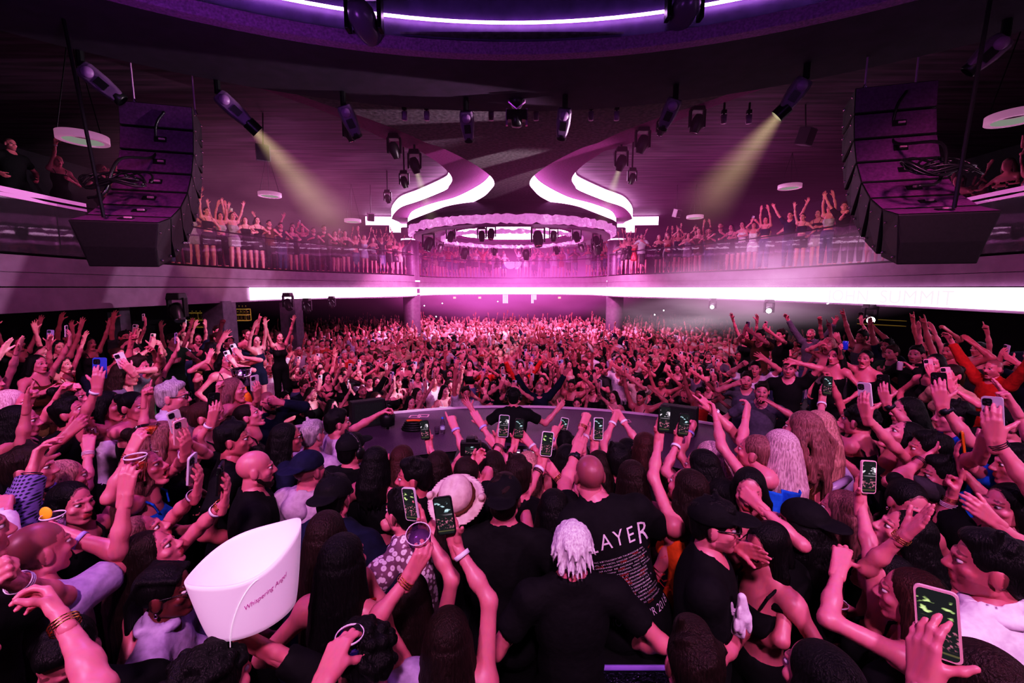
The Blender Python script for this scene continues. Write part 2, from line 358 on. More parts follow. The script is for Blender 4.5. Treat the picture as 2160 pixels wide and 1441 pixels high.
# DJ gear on a black table between performer and camera
g=empty('dj_table',(0.12,5.02,0),'black equipment table behind the performer','table')
MB().box((0,0,.86),(2.3,.55,.06)).obj('table_top',M_BLACK,g); MB().box((0,-.24,.42),(2.3,.04,.84)).obj('front_panel',M_BLACK,g)
for sx in (-1.1,1.1): MB().box((sx,.2,.42),(.06,.06,.84)).obj('leg',M_BLACK,g)
M_BTN=emat('button_green',(.5,1,.6),2.0); M_BTNW=emat('button_white',(1,.9,.95),2.2); M_PANEL=mat('gear_grey',(.35,.3,.35),.45)
for k,(x,txt) in enumerate(((-.62,'black media player with lit buttons, nearest the water bottle'),(.0,'black mixer with rows of small lit knobs, directly behind the performer'),(.62,'black media player with lit display, on the far side from the water bottle'),(.95,'slim black effects unit at the end of the equipment table'))):
    t=empty('media_player' if k!=1 else 'mixer',(0.12+x,5.05,.89),txt,'dj equipment'); w=.38 if k<3 else .22
    MB().box((0,0,.05),(w,.42,.1)).obj('case',M_BLACK,t,bevel=.008)
    if k!=1 and k<3:
        MB().lathe([(.11,.1),(.11,.125),(.001,.125)],28,c=(0,-.03,0)).obj('jog_wheel',M_PANEL,t,True)
        MB().box((0,.16,.105),(.2,.1,.01),rotx(.2)).obj('display',M_BTN if k==2 else M_BTNW,t)
    for q in range(4): MB().box((-w*.3+q*w*.2,-.17,.104),(.025,.02,.012)).obj('button',M_BTN if (q+k)%2 else M_BTNW,t)
    if k==1:
        for q in range(4):
            MB().box((-.13+q*.087,-.03,.102),(.05,.2,.008)).obj('channel_strip',M_PANEL,t)
            MB().box((-.13+q*.087,-.06,.112),(.03,.02,.014)).obj('fader',M_BTNW,t)
# things on the counter
def bottle(px,py,z,label,name='water_bottle'):
    b=empty(name,at_z(px,py,z),label,'bottle')
    MB().lathe([(.001,0),(.033,.002),(.034,.12),(.03,.14),(.034,.16),(.014,.205),(.013,.22)],16).obj('plastic_body',glassmat('clear_plastic',(.93,.85,.95),.12),b,True)
    MB().lathe([(.015,.212),(.015,.235),(.001,.236)],14).obj('cap',mat('cap_blue',(.05,.25,.9),.4),b,True)
    MB().lathe([(.0345,.06),(.0345,.11)],16).obj('paper_label',mat('paper_label',(.6,.7,.85),.6),b,True)
bottle(934,914,DZ,'clear water bottle with blue cap standing on the stage counter beside a folded cup')
c=empty('plastic_cup',at_z(922,915,DZ),'clear plastic cup standing beside the blue-capped water bottle','cup')
MB().lathe([(.001,0),(.03,.0),(.04,.1),(.041,.1)],16).obj('cup_wall',glassmat('clear_plastic'),c,True); MB().lathe([(.033,.03),(.001,.03)],16).obj('water',glassmat('water_tint',(.8,.7,.9),.2),c)
cb=empty('cable_coil',at_z(872,908,DZ),'black and orange-lit cable bag lying on the stage counter','cable bag')
m=MB()
for k in range(4): m.tube([(.16*math.cos(a)*(1-.1*k),.09*math.sin(a)*(1-.1*k),.03+.03*k) for a in np.linspace(0,2*PI,18)],.018,6,False)
m.obj('coiled_cable',M_BLACK,cb,True)
MB().tube([(.12*math.cos(a),.06*math.sin(a),.13) for a in np.linspace(.3,2.6,10)],.02,6).obj('orange_strap',mat('orange_strap',(.8,.2,.05),.5),cb,True)
def tag1(o,l,c,g=None): return tag(o,l,c,g)
# black flight-case style monitors at both ends of counter
for (px,py,txt,ry) in ((775,893,'black wedge monitor at the left-hand end of the stage counter',.5),(1432,908,'black wedge monitor at the right-hand end of the stage counter',-.5)):
    p=at_z(px,py,DZ); m=empty('stage_monitor',p,txt,'speaker'); R_=rotz(ry)
    prof=[(-.2,0),(.2,0),(.1,.36),(-.2,.40)]
    V=[(x,y,z) for x in (-.24,.24) for y,z in prof]; V=[tuple(R_@np.array(v)) for v in V]
    MB().add(V,[(0,1,2,3),(7,6,5,4),(0,4,5,1),(1,5,6,2),(2,6,7,3),(3,7,4,0)]).obj('cabinet',mat('cabinet_black',(.02,.02,.022),.6),m,bevel=.01)
    V=[tuple(R_@np.array(v)) for v in [(-.2,-.203,.03),(.2,-.203,.03),(.2,-.203,.36),(-.2,-.203,.36)]]
    MB().add(V,[(0,1,2,3)]).obj('grille',mat('grille_green',(.02,.035,.025),.7,noise=.6,nscale=120),m)
    MB().tube([R_@np.array([-.08,.205,.2]),R_@np.array([-.08,.235,.2]),R_@np.array([.08,.235,.2]),R_@np.array([.08,.205,.2])],.012,6).obj('handle',M_BLACKM,m)
# gooseneck light stand touched by the reaching man
p=at_z(818,905,DZ); m=empty('light_stand',p,'black clamp light stand with loose cable beside the reaching man','light')
MB().tube([(0,0,0),(0,0,.32),(-.02,.02,.42)],.02,8).obj('pole',M_BLACKM,m); MB().lathe([(.001,-.08),(.1,-.06),(.11,.09),(.06,.14),(.001,.14)],16,c=(0,0,.12)).obj('lamp_body',M_BLACK,m,True)
MB().tube([np.array([0,0,.42])+np.array([.05*math.sin(t*5),.02*t,-.05*t]) for t in np.linspace(0,4,16)],.009,5).obj('cable',M_BLACK,m)
# --- line arrays
def line_array(side):
    txt='left-hand' if side<0 else 'right-hand'
    X=4.72 if side<0 else 4.6; Y=6.0 if side<0 else 5.45
    W,Hh,D=.84,.36,.50
    top=np.array([side*X,Y,5.42]); r=empty('line_array_speaker',top,'long curved black line array speaker hanging on the %s side of the stage'%txt,'speaker array')
    R0=rotz(side*math.radians(-15))
    pos=np.array([0,0,0.]); ang=math.radians(4)
    for k in range(7):
        ang+=math.radians([0,7,10,12,13,13,13][k])
        # box hangs from rear-top pivot line; local: x width, y forward, z up; tilts down => rotate about x by -ang
        Rk=R0@rotx(-ang)
        # concave rear: hinge at rear edge
        V=[]
        hf=Hh*.62
        for sx in (-1,1):
            V+= [(sx*W/2,0,0),(sx*W/2*.82,D*.55,0),(sx*W/2*.8,D,-Hh*.08),(sx*W/2*.8,D,-Hh*1.02),(sx*W/2*.82,D*.55,-Hh*.98),(sx*W/2,0,-Hh*.86)]
        V=np.array(V)@Rk.T+pos
        cab=MB().add(V,[(0,1,2,3,4,5),(11,10,9,8,7,6),(0,6,7,1),(1,7,8,2),(2,8,9,3),(3,9,10,4),(4,10,11,5),(5,11,6,0)]).obj('cabinet',mat('array_cabinet',(.007,.006,.008),.6,noise=.3,nscale=40),r,bevel=.012)
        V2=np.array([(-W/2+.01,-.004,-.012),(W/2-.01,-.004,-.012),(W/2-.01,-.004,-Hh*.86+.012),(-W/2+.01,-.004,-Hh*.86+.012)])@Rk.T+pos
        MB().add(V2,[(0,3,2,1)]).obj('rear_panel',mat('array_rear_lit',(.15,.045,.15),.5,noise=.25,nscale=30),cab)  # pink light on the cabinet backs put into this panel's colour
        for sx in (-1,1):
            for (yy,zz) in ((.12,-.06),(.12,-.27),(.44,-.07),(.44,-.28)):
                q=np.array([sx*(W/2*(1-.18*min(1,yy/(D*.55)))+.004),yy,zz])@Rk.T+pos
                MB().lathe([(.001,.012),(.012,.008),(.016,0)],8,frame([0,1,0],Rk[:,0]*sx),q).obj('rigging_bolt',M_CHROME,cab,True)
        if k>0:
            for px_,sx in ((.04,1),):
                q=np.array([px_,-.008,-Hh*.42])@Rk.T+pos
                MB().box(q,(.14,.012,.07),Rk).obj('connector_plate',M_BLACK,cab)
                q2=np.array([px_+.02,-.02,-Hh*.42])@Rk.T+pos
                MB().box(q2,(.07,.02,.022),Rk).obj('connector',mat('connector_pink',(.5,.3,.4),.4),cab)
        pos=pos+np.array([0,0,-Hh*.86-.012])@Rk.T
        last=(Rk.copy(),pos.copy())
    bot=pos
    for dx in (-.28,.34):
        a=np.array([dx,.1 if dx<0 else .3,0])@R0.T
        MB().tube([a,a+np.array([0,0,.55])],.011,6).obj('hanging_rod',mat('rod_pink',(.8,.5,.75),.3,metal=.6),r)
        MB().tube([a+np.array([-.03,0,.0]),a+np.array([0,0,.08]),a+np.array([.03,0,.0])],.01,5).obj('shackle',M_CHROME,r)
    # speaker cables draped down the back
    pth=[np.array([.1,-.02,-.1]),np.array([.0,-.05,-.3]),np.array([-.02,-.12,-.7])]
    pth=[q@R0.T for q in pth]+[bot*.62+np.array([0,-.14,.1]),bot*.85+np.array([-.1*1,-.08,.08]),bot*.9+np.array([-.3,-.03,.1])]
    MB().tube(spline(pth,8),.016,6).obj('cable_loom',M_BLACK,r,True)
    for k in range(5):
        c0=bot*.8+np.array([-.16+.06*k,-.02,.12]); rr=.16+.03*(k%3)
        MB().tube([c0+np.array([rr*1.5*math.cos(t),.16*math.sin(t)-.02,.08*math.sin(t)+.05*math.cos(2*t+k)+.03]) for t in np.linspace(0,2*PI*.95,24)],.012,5).obj('cable_loop',M_BLACK,r,True)
    # steadying pole
    q=bot+np.array([-.12 if side<0 else .05,.02,.05]); tp=q+np.array([-.18*1 if side<0 else .1,.0,ZS-(5.42+q[2])-.0])
    MB().tube([q,tp],.018,6).obj('tie_pole',M_BLACKM,r)
line_array(-1); line_array(1)
# --- long tapered moving-head lamps hanging along the soffit edge
def batten(px0,py0,px1,py1,z,label,lit=None,w=.21):
    a=at_z(px0,py0,z); d0=np.linalg.norm(a[1]); 
    t=(a[1]/CF[1]) ; b=at(px1,py1,np.dot(a-CAM,CF)*1.04)
    r=empty('moving_head_lamp',a,label,'stage light'); b=b-a; L=np.linalg.norm(b); M=frame([0,-1,.3],b/L)
    prof=[(-.9,0),(-1,.18),(-1,.45),(-.8,.85),(-.62,1.0)]
    secs=[(0,.85,.5),(.12,1,.62),(.5,1,.62),(.8,.85,.55),(1,.66,.5)]
    V=[];
    for (t,sx,sy) in secs:
        for (x,y) in ((-1,-.6),(-.75,-1),(.75,-1),(1,-.6),(1,.8),(-1,.8)): V.append((x*w/2*sx,-y*w/2*sy*1.3,t*L))
    V=np.array(V)@M.T; F=[]
    for i in range(4):
        for k in range(6): F.append([i*6+k,i*6+(k+1)%6,(i+1)*6+(k+1)%6,(i+1)*6+k])
    F+= [list(range(5,-1,-1)),[24+k for k in range(6)]]
    MB().add(V,F).obj('body',mat('lamp_body_grey',(.16,.10,.17),.45,noise=.2),r,bevel=.01)
    q=M@np.array([0,w*.45,L*.22]); MB().lathe([(.001,.03),(.055,.025),(.065,0)],20,frame(b,M[:,1]),q).obj('round_cover',mat('lamp_cover',(.3,.17,.32),.4),r,True)
    q=M@np.array([0,w*.42,L*.58]); MB().box(q,(.09,.015,.12),M).obj('label_plate',M_BLACK,r)
    MB().tube([(0,0,0),(0,0,ZS-a[2]+.05)],.04,8).obj('hanging_bracket',M_BLACKM,r)
    q=b*1.03; MB().lathe([(.075,-.05),(.085,.02),(.07,.03)],20,M,q).obj('lens_housing',M_BLACK,r,True)
    if lit is not None:
        qq=b*1.03+M[:,2]*.035
        R2=frame([0,0,1],lit); MB().lathe([(.001,0),(.085,0)],20,R2,qq+nrm(lit)*.05).obj('lens',emat('lens_warm',(1,.93,.6),14),r)
        MB().lathe([(.09,-.12),(.09,.04)],20,R2,qq+nrm(lit)*.04).obj('lens_ring',M_BLACKM,r,True)
    return a+b
LA=batten(460,200,527,262,5.62,'tapered moving head lamp casting a pale yellow beam over the left-hand balcony',np.array([.65,.6,-.75]))
RA_=batten(1700,166,1655,228,5.62,'tapered moving head lamp casting a pale yellow beam over the right-hand balcony',np.array([-.75,.5,-.8]))
batten(172,142,252,208,5.62,'unlit tapered moving head lamp above the left-hand speaker array')
batten(724,222,752,285,5.62,'unlit tapered moving head lamp, between the lit left-hand beam and the centre')
batten(983,234,989,294,5.62,'unlit tapered moving head lamp just left of the centre projector')
batten(1192,228,1184,289,5.62,'unlit tapered moving head lamp just right of the centre projector')
batten(1425,208,1398,268,5.62,'unlit tapered moving head lamp beside the right-hand S-shaped light band')
batten(2120,80,2048,146,5.62,'unlit tapered moving head lamp above the right-hand speaker array')
# --- standard yoke moving heads
def yoke(p,s,label,lit=None,aim=(0,.3,-1),group=None,base=True,col=None,zc=None):
    r=empty('moving_head_light',p,label,'stage light',group); aim=nrm(aim); m=col or M_BLACK
    if base: MB().box((0,0,-.04*s),(.34*s,.3*s,.16*s),taper=.85).obj('base',m,r,bevel=.02*s)
    for sx in (-1,1): MB().box((sx*.19*s,0,-.3*s),(.05*s,.13*s,.46*s)).obj('yoke_arm',M_BLACKM,r,bevel=.01*s)
    R2=frame([0,1,.2],aim); c=(0,0,-.42*s)
    MB().lathe([(.001,-.24*s),(.1*s,-.22*s),(.15*s,-.1*s),(.155*s,.08*s),(.12*s,.2*s),(.11*s,.24*s)],18,R2,c).obj('head',m,r,True)
    MB().lathe([(.001,.22*s),(.105*s,.235*s)],18,R2,c).obj('lens',lit or mat('lens_dark',(.06,.05,.08),.05,spec=1),r)
    if zc: MB().tube([(0,0,0),(0,0,zc-p[2])],.02*s+.01,6).obj('hanging_clamp',M_BLACKM,r)
    return np.asarray(p)+np.array([0,0,-.42*s])
G1=yoke(at(765,-38,4.7),.95,'large moving head light over the ceiling recess, nearer the left-hand speakers',aim=(.1,.95,-.3),col=mat('head_purple',(.10,.06,.12),.3),zc=ZS+1.25)
yoke(at(1447,-62,4.7),.95,'large moving head light over the ceiling recess, nearer the right-hand speakers',aim=(-.1,.95,-.3),col=MATS['head_purple'],zc=ZS+1.25)
YL=[(738,283,8.6,.8,0),(832,318,9.8,.95,0),(875,350,10.6,1.0,1),(853,385,11.6,.8,0),(818,420,15,.8,0)]
YR=[(1355,305,9.5,1.0,0),(1310,345,10.6,1.0,1),(1333,378,11.5,.75,0),(1470,262,8.4,.9,0),(1395,275,8.8,.6,0)]
M_LENSG=emat('lens_yellow_green',(.85,1,.5),9)
BEAMS=[]
for side,arr in (('left',YL),('right',YR)):
    for k,(px,py,d,s,l) in enumerate(arr):
        zc=Z3
        q=yoke(at(px,py,d)+np.array([0,0,.35*s]),s*.8,'%s moving head light clustered by the %s-hand S-shaped light bands, %s'%('yellow-lit' if l else 'dark',side,('nearest the stage','second from the stage','third from the stage','fourth from the stage','farthest from the stage')[k]),M_LENSG if l else None,aim=(.25 if side=='left' else -.25,.3,-1),zc=Z3)
        if l: BEAMS.append((q,nrm((.25 if side=='left' else -.25,.35,-1))))
# small hanging spotlights, centre projector
for k,px in enumerate((853,900,1036,1131,1247,1301,1527,1580)):
    p=at(px,236 if k<6 else 243,7.0); r=empty('small_spotlight',p,'small cylindrical spotlight under the soffit edge, %s along from the left-hand side'%('first second third fourth fifth sixth seventh eighth'.split()[k]),'spotlight')
    MB().lathe([(.001,-.13),(.045,-.13),(.045,.0),(.001,.0)],14).obj('can',mat('can_purple',(.25,.12,.26),.4),r,True)
    MB().tube([(0,0,0),(0,0,ZS-p[2]+.2)],.018,6).obj('stem',M_BLACKM,r); MB().box((0,0,.05),(.07,.05,.06)).obj('yoke_bracket',M_BLACKM,r)
p=at(1090,185,6.4); r=empty('ceiling_projector',p,'black motorised projector rig hanging from the soffit at the centre','projector')
MB().lathe([(.001,.06),(.2,.05),(.22,0),(.16,-.06),(.1,-.08)],24).obj('ceiling_mount',M_BLACK,r,True)
for sx in (-1,1): MB().lathe([(.001,.03),(.05,.02),(.05,-.03),(.001,-.04)],12,c=(sx*.24,-.05,.0)).obj('side_lamp',mat('can_purple',(.25,.12,.26),.4),r,True)
MB().tube([(-.12,0,-.08),(-.12,0,-.2),(0,0,-.3),(.12,0,-.2),(.12,0,-.08)],.018,8).obj('yoke',mat('yoke_pink',(.5,.25,.45),.3,metal=.5),r)
MB().lathe([(.001,-.12),(.09,-.1),(.1,.06),(.001,.08)],16,rotx(1.2),(0,0,-.17)).obj('head',M_BLACK,r,True)
MB().box((0,0,-.40),(.3,.12,.14)).obj('lower_bracket',M_BLACKM,r)
for sx in (-.15,.15): MB().box((sx,0,-.42),(.03,.06,.24)).obj('arm',mat('yoke_pink',(.5,.25,.45)),r)
MB().lathe([(.001,-.13),(.08,-.12),(.085,.09),(.001,.1)],14,c=(0,0,-.43)).obj('lower_head',M_BLACK,r,True)
MB().tube([(0,0,0),(0,0,ZS-p[2])],.05,8).obj('stem',M_BLACKM,r)
# lights inside the chandelier ring
for k in range(14):
    a=2*PI*k/14+.2; R_=3.6; p=np.array([R_*math.sin(a),18.4+R_*math.cos(a),5.14]); big=k%3==0
    yoke(p,.9 if big else .6,'black moving head light mounted round the chandelier drum, one of fourteen','','' or (math.sin(a)*.3,math.cos(a)*.3,-1),group='moving heads on the chandelier') if False else yoke(p,1.15 if big else .8,'black moving head light hanging from the round chandelier drum',None,(math.sin(a)*.3,math.cos(a)*.3,-1),'moving heads on the chandelier')
for k,(px,py) in enumerate(((1016,478),(1168,478))):
    p=at(px,py,14.6); yoke(p,.75,'large black moving head hanging in front of the glowing chandelier oval, %s'%('left-hand one' if k==0 else 'right-hand one'),None,(0,.3,-1),None,zc=5.7)
# ring pendant lamps over the balconies
for k,(px,py,d,txt) in enumerate(((175,292,6.8,'white ring pendant above the left-hand balcony booths'),(569,411,13,'white ring pendant above the women on the left-hand balcony'),(744,466,17,'small white ring pendant at the far end of the left-hand balcony'),(2140,248,6.4,'white ring pendant behind the right-hand speaker array'),(1666,394,13,'white ring pendant over the raised arms on the right-hand balcony'),(1466,458,17,'small white ring pendant at the far end of the right-hand balcony'))):
    p=at(px,py,d); r=empty('ring_pendant',p,txt,'pendant lamp'); R_=.32
    MB().lathe([(R_,-.05),(R_,.06),(R_-.07,.06),(R_-.07,-.05),(R_,-.05)],36).obj('ring_shade',mat('ring_shade',(.7,.55,.65),.5,emit=(1,.45,.75),es=.25),r,True)
    MB().lathe([(R_-.075,-.04),(R_-.075,.05)],36).obj('inner_glow',emat('ring_glow',(.85,.9,.8),.25),r)
    for a in (0,2.1,4.2): MB().tube([((R_-.03)*math.cos(a),(R_-.03)*math.sin(a),.06),(0,0,Z3-p[2] if p[2]<Z3 else .3)],.008,4).obj('wire',M_BLACKM,r)
# small lit fixtures on the right and under balconies
for k,(px,py,d,s) in enumerate(((1503,645,15.5,.8),(1622,652,13.5,.9),(1834,670,10.5,1.0))):
    yoke(at(px,py,d)+np.array([0,0,.3*s]),s*.8,'white-lit moving head under the right-hand balcony, %s'%('farthest from the stage','middle one of three','nearest the stage')[k],emat('lens_white',(.85,1,.9),16),(-.5,-.85,-.1))
for k,(px,py,d,s) in enumerate(((375,655,9,1.1),(608,640,13.5,1.0),(648,648,14.5,.9),(700,640,16,.8))):
    yoke(at(px,py,d)+np.array([0,0,.3*s]),s*.8,'dark moving head under the left-hand balcony, %s from the stage'%('first','second','third','fourth')[k],None,(.4,-.4,-.8))
# small black wall speakers
for k,(px,py,d,txt) in enumerate(((555,322,10,'small dark cube speaker on the left-hand side ceiling'),(1700,288,9.5,'small dark cube speaker on the right-hand side ceiling'),(782,458,17,'small pink-lit speaker by the left-hand light bands'),(1428,450,17,'small pink-lit speaker by the right-hand light bands'))):
    p=at(px,py,d); r=empty('wall_speaker',p,txt,'speaker'); s=.3 if k<2 else .26
    MB().box((0,0,0),(s,s*.8,s*1.2),rotz(.5)@rotx(.3)).obj('cabinet',mat('speaker_grey',(.12,.09,.13),.6) if k<2 else mat('speaker_pink_lit',(.6,.4,.55),.5),r,bevel=.01)  # paler pair has the pink light on it put into its colour
    MB().box(rotz(.5)@rotx(.3)@np.array([0,-s*.41,0]),(s*.85,.01,s*1.05),rotz(.5)@rotx(.3)).obj('grille',M_BLACK,r)
    MB().tube([(0,0,0),(0,.1,Z3-p[2])],.015,5).obj('bracket',M_BLACKM,r)
# ================================================================== people: signed distance shapes -> one continuous skin
def nets(f,o,h):
    s=f<0
    c=np.zeros(tuple(np.array(f.shape)-1),np.int8); nx,ny,nz=c.shape
    for i in (0,1):
        for j in (0,1):
            for k in (0,1): c+=s[i:i+nx,j:j+ny,k:k+nz]
    act=(c>0)&(c<8); ii=np.argwhere(act)
    if len(ii)==0: return np.zeros((0,3)),np.zeros((0,4),int)
    idx=-np.ones(c.shape,np.int64); idx[act]=np.arange(len(ii))
    acc=np.zeros((len(ii),3)); cnt=np.zeros(len(ii))
    cor=[np.array(q) for q in ((0,0,0),(1,0,0),(0,1,0),(1,1,0),(0,0,1),(1,0,1),(0,1,1),(1,1,1))]
    val=[f[ii[:,0]+q[0],ii[:,1]+q[1],ii[:,2]+q[2]] for q in cor]
    for a,b in ((0,1),(2,3),(4,5),(6,7),(0,2),(1,3),(4,6),(5,7),(0,4),(1,5),(2,6),(3,7)):
        m=(val[a]<0)!=(val[b]<0); t=val[a]/np.where(m,val[a]-val[b],1)
        p=cor[a]+t[:,None]*(cor[b]-cor[a]); acc[m]+=p[m]; cnt[m]+=1
    V=(ii+acc/cnt[:,None])*h+o; Q=[]
    for ax in range(3):
        sl=[slice(1,-1)]*3; sl[ax]=slice(0,-1); sh=list(sl); sh[ax]=slice(1,None)
        a=s[tuple(sl)]; b=s[tuple(sh)]; m=np.argwhere(a!=b)
        if len(m)==0: continue
        inside=a[m[:,0],m[:,1],m[:,2]]
        base=m.copy(); u,v=[(1,2),(2,0),(0,1)][ax]; base[:,u]+=1; base[:,v]+=1
        def cell(du,dv):
            q=base.copy(); q[:,u]+=du; q[:,v]+=dv; return idx[q[:,0],q[:,1],q[:,2]]
        q=np.stack([cell(-1,-1),cell(0,-1),cell(0,0),cell(-1,0)],1)
        q[~inside]=q[~inside][:,::-1]; Q.append(q)
    return V,np.concatenate(Q)
def dist(pr,X):
    k=pr[0]
    if k=='c':                                   # round cone
        a,b,ra,rb=pr[1:5]; ab=b-a; t=np.clip(((X-a)@ab)/max(ab@ab,1e-9),0,1)
        return np.linalg.norm(X-a-t[...,None]*ab,axis=-1)-(ra+t*(rb-ra))
    if k=='f':                                   # cone with flat far end
        a,b,ra,rb=pr[1:5]; ab=b-a; L=np.linalg.norm(ab); t=np.clip(((X-a)@ab)/max(ab@ab,1e-9),0,1)
        d=np.linalg.norm(X-a-t[...,None]*ab,axis=-1)-(ra+t*(rb-ra)); return np.maximum(d,((X-b)@ab)/L)
    c,r,M=pr[1:4]; q=X-c
    if M is not None: q=q@M
    k0=np.linalg.norm(q/r,axis=-1); k1=np.linalg.norm(q/(r*r),axis=-1); return k0*(k0-1)/np.maximum(k1,1e-6)
def bbox(pr):
    if pr[0] in 'cf':
        r=max(pr[3],pr[4]); return np.minimum(pr[1],pr[2])-r,np.maximum(pr[1],pr[2])+r
    r=np.max(pr[2]) if pr[3] is not None else pr[2]; return pr[1]-r,pr[1]+r
def sdf(prims,h,k=.03,cuts=(),subs=(),ks=.01):
    bb=[bbox(p) for p in prims]; lo=np.min([b[0] for b in bb],0)-2.5*h-.01; hi=np.max([b[1] for b in bb],0)+2.5*h+.01
    n=np.ceil((hi-lo)/h).astype(int)+1; f=np.full(n,.5,np.float32); ax=[lo[i]+h*np.arange(n[i]) for i in range(3)]
    def region(b,pad):
        i0=np.clip(np.floor((b[0]-pad-lo)/h).astype(int),0,n); i1=np.clip(np.ceil((b[1]+pad-lo)/h).astype(int)+1,0,n); return i0,i1
    def grid(i0,i1): return np.stack(np.meshgrid(ax[0][i0[0]:i1[0]],ax[1][i0[1]:i1[1]],ax[2][i0[2]:i1[2]],indexing='ij'),-1)
    for p,b in zip(prims,bb):
        i0,i1=region(b,k+2*h)
        if np.any(i1<=i0): continue
        sl=tuple(slice(i0[q],i1[q]) for q in range(3)); d=dist(p,grid(i0,i1)); g=f[sl]
        hh=np.clip(.5+.5*(g-d)/k,0,1); f[sl]=g*(1-hh)+d*hh-k*hh*(1-hh)
    for p in subs:
        i0,i1=region(bbox(p),ks+2*h)
        if np.any(i1<=i0): continue
        sl=tuple(slice(i0[q],i1[q]) for q in range(3)); d=-dist(p,grid(i0,i1)); g=f[sl]
        hh=np.clip(.5-.5*(g-d)/ks,0,1); f[sl]=g*(1-hh)+d*hh+ks*hh*(1-hh)
    if cuts:
        X=grid(np.zeros(3,int),n)
        for c,nn in cuts: f=np.maximum(f,((X-c)@nn).astype(np.float32))
    f[0]=f[-1]=.5; f[:,0]=f[:,-1]=.5; f[:,:,0]=f[:,:,-1]=.5
    return nets(f,lo,h)
def c(a,b,ra,rb=None): return ('c',np.asarray(a,float),np.asarray(b,float),ra,ra if rb is None else rb)
def e(p,r,M=None): return ('e',np.asarray(p,float),np.asarray(r,float),M)
# ---- canonical heads (origin mid skull, +Y face, +Z up)
def head(sex,mouth,h):
    j=1.0 if sex=='m' else .9
    P=[e((0,-.012,.03),(.074,.094,.088)),e((0,.02,-.03),(.062*j+.004,.07,.085)),
       c((0,-.02,-.07),(0,-.04,-.2),.056 if sex=='m' else .047,.062 if sex=='m' else .05)]
    S=[];mo=mouth*.018
    for s in (-1,1):
        P+=[c((s*.048*j,.0,-.062),(s*.016,.062,-.098-mo),.022*j,.018*j),c((s*.034,.077,.024),(s*.012,.085,.02),.010),e((s*.042,.058,-.02),(.022,.02,.02)),
            e((s*.077,-.012,-.006),(.010,.022,.033)),e((s*.011,.096,-.033),(.009,.010,.008))]
        S.append(e((s*.031,.096,.006),(.0165,.017,.0095)))
    P+=[e((0,.07,-.1-mo),(.018*j,.016,.014)),c((0,.086,.012),(0,.106,-.028),.008,.0125)]
    if mouth: S.append(e((0,.09,-.07),(.019,.02,.005+.008*mouth)))
    P+=[c((-.017,.083,-.061),(.017,.083,-.061),.008),c((-.013,.083,-.073-mo),(.013,.083,-.073-mo),.008)]
    V,Q=sdf(P,h,.012,subs=S,ks=.008)
    # eyeballs
    b=len(V); EV=[];EQ=[]
    for s in ((-1,1) if h<.012 else ()):
        n0=len(EV)
        for i in range(7):
            for k in range(10):
                th=PI*i/6; ph=2*PI*k/10; EV.append((s*.031+.0135*math.sin(th)*math.cos(ph),.0745+.0135*math.cos(th),.006+.0088*math.sin(th)*math.sin(ph)))
        for i in range(6):
            for k in range(10): EQ.append([b+n0+i*10+k,b+n0+i*10+(k+1)%10,b+n0+(i+1)*10+(k+1)%10,b+n0+(i+1)*10+k])
    V2=np.concatenate([V,np.array(EV).reshape(-1,3)]); Q2=np.concatenate([Q,np.array(EQ,int).reshape(-1,4)])
    reg=np.zeros(len(V2),int)      # 0 skin 1 eye white 2 iris 3 brow/lash 4 lips 5 mouth inside 6 scalp 7 stubble
    x,y,z=V[:,0],V[:,1],V[:,2]; ax=np.abs(x); r=np.zeros(len(V),int)
    r[(z>.031-.1*np.maximum(0,ax-.035))&(z<.0385-.25*np.maximum(0,ax-.03))&(ax>.014)&(ax<.047)&(y>.055)]=3
    r[(((ax-.031)/.019)**2+((z-.007)/.0125)**2<1)&(((ax-.031)/.016)**2+((z-.004)/.009)**2>1)&(y>.06)&(z>.008)]=3
    r[(ax<.022)&(y>.085)&(((z>-.067)&(z<-.055))|((z<-.067-mo*.9)&(z>-.080-mo*1.1)))]=4
    if mouth: r[(ax<.019)&(z<-.063)&(z>-.077)&(y>.055)&(y<.083)]=5
    r[(z>.035)&(y<.062-(z-.035)*0)&~((y>.03)&(z<.06))]=6; r[(y<-.02)&(z>-.05)]=6
    if sex=='m': r[(r==0)&(z<-.045)&(z>-.125)&(y>.0)&((ax>.028)|(z<-.08)|(z>-.056))]=7
    reg[:len(V)]=r; ez=np.array(EV).reshape(-1,3); xx=np.abs(ez[:,0])-.031
    reg[len(V):]=np.where((xx**2+(ez[:,2]-.006)**2<.0072**2)&(ez[:,1]>.078),2,1)
    return V2,Q2,reg
# ---- canonical hands: wrist at origin, fingers +Z, palm +Y, thumb +X
HP={'open':((8,10,6),(6,8,5),(7,9,5),(10,12,8),14,(.8,.12,.45)),'relax':((25,35,20),(32,42,25),(38,48,28),(42,50,30),4,(.45,.45,.7)),
    'fist':((75,95,60),(78,98,60),(80,98,60),(80,95,60),1,None),'point':((4,4,2),(78,98,60),(80,98,60),(80,95,60),2,None),
    'horns':((4,4,2),(78,98,60),(80,98,60),(6,6,4),4,None),'peace':((4,4,2),(4,4,2),(80,98,60),(80,95,60),12,None),
    'grip':((38,48,30),(42,50,30),(44,52,30),(46,52,30),3,(.55,.85,.35)),'hold':((14,18,12),(14,18,12),(15,19,12),(17,22,14),5,(.75,.6,.4)),'cup':((30,42,25),(32,44,25),(34,46,28),(38,48,28),6,(.35,1.0,.5)),
    'flat':((3,4,2),(2,3,2),(3,4,2),(5,6,3),2,(.5,.2,.75)),'claw':((35,30,20),(28,30,20),(32,34,20),(38,38,22),10,(.7,.5,.4))}
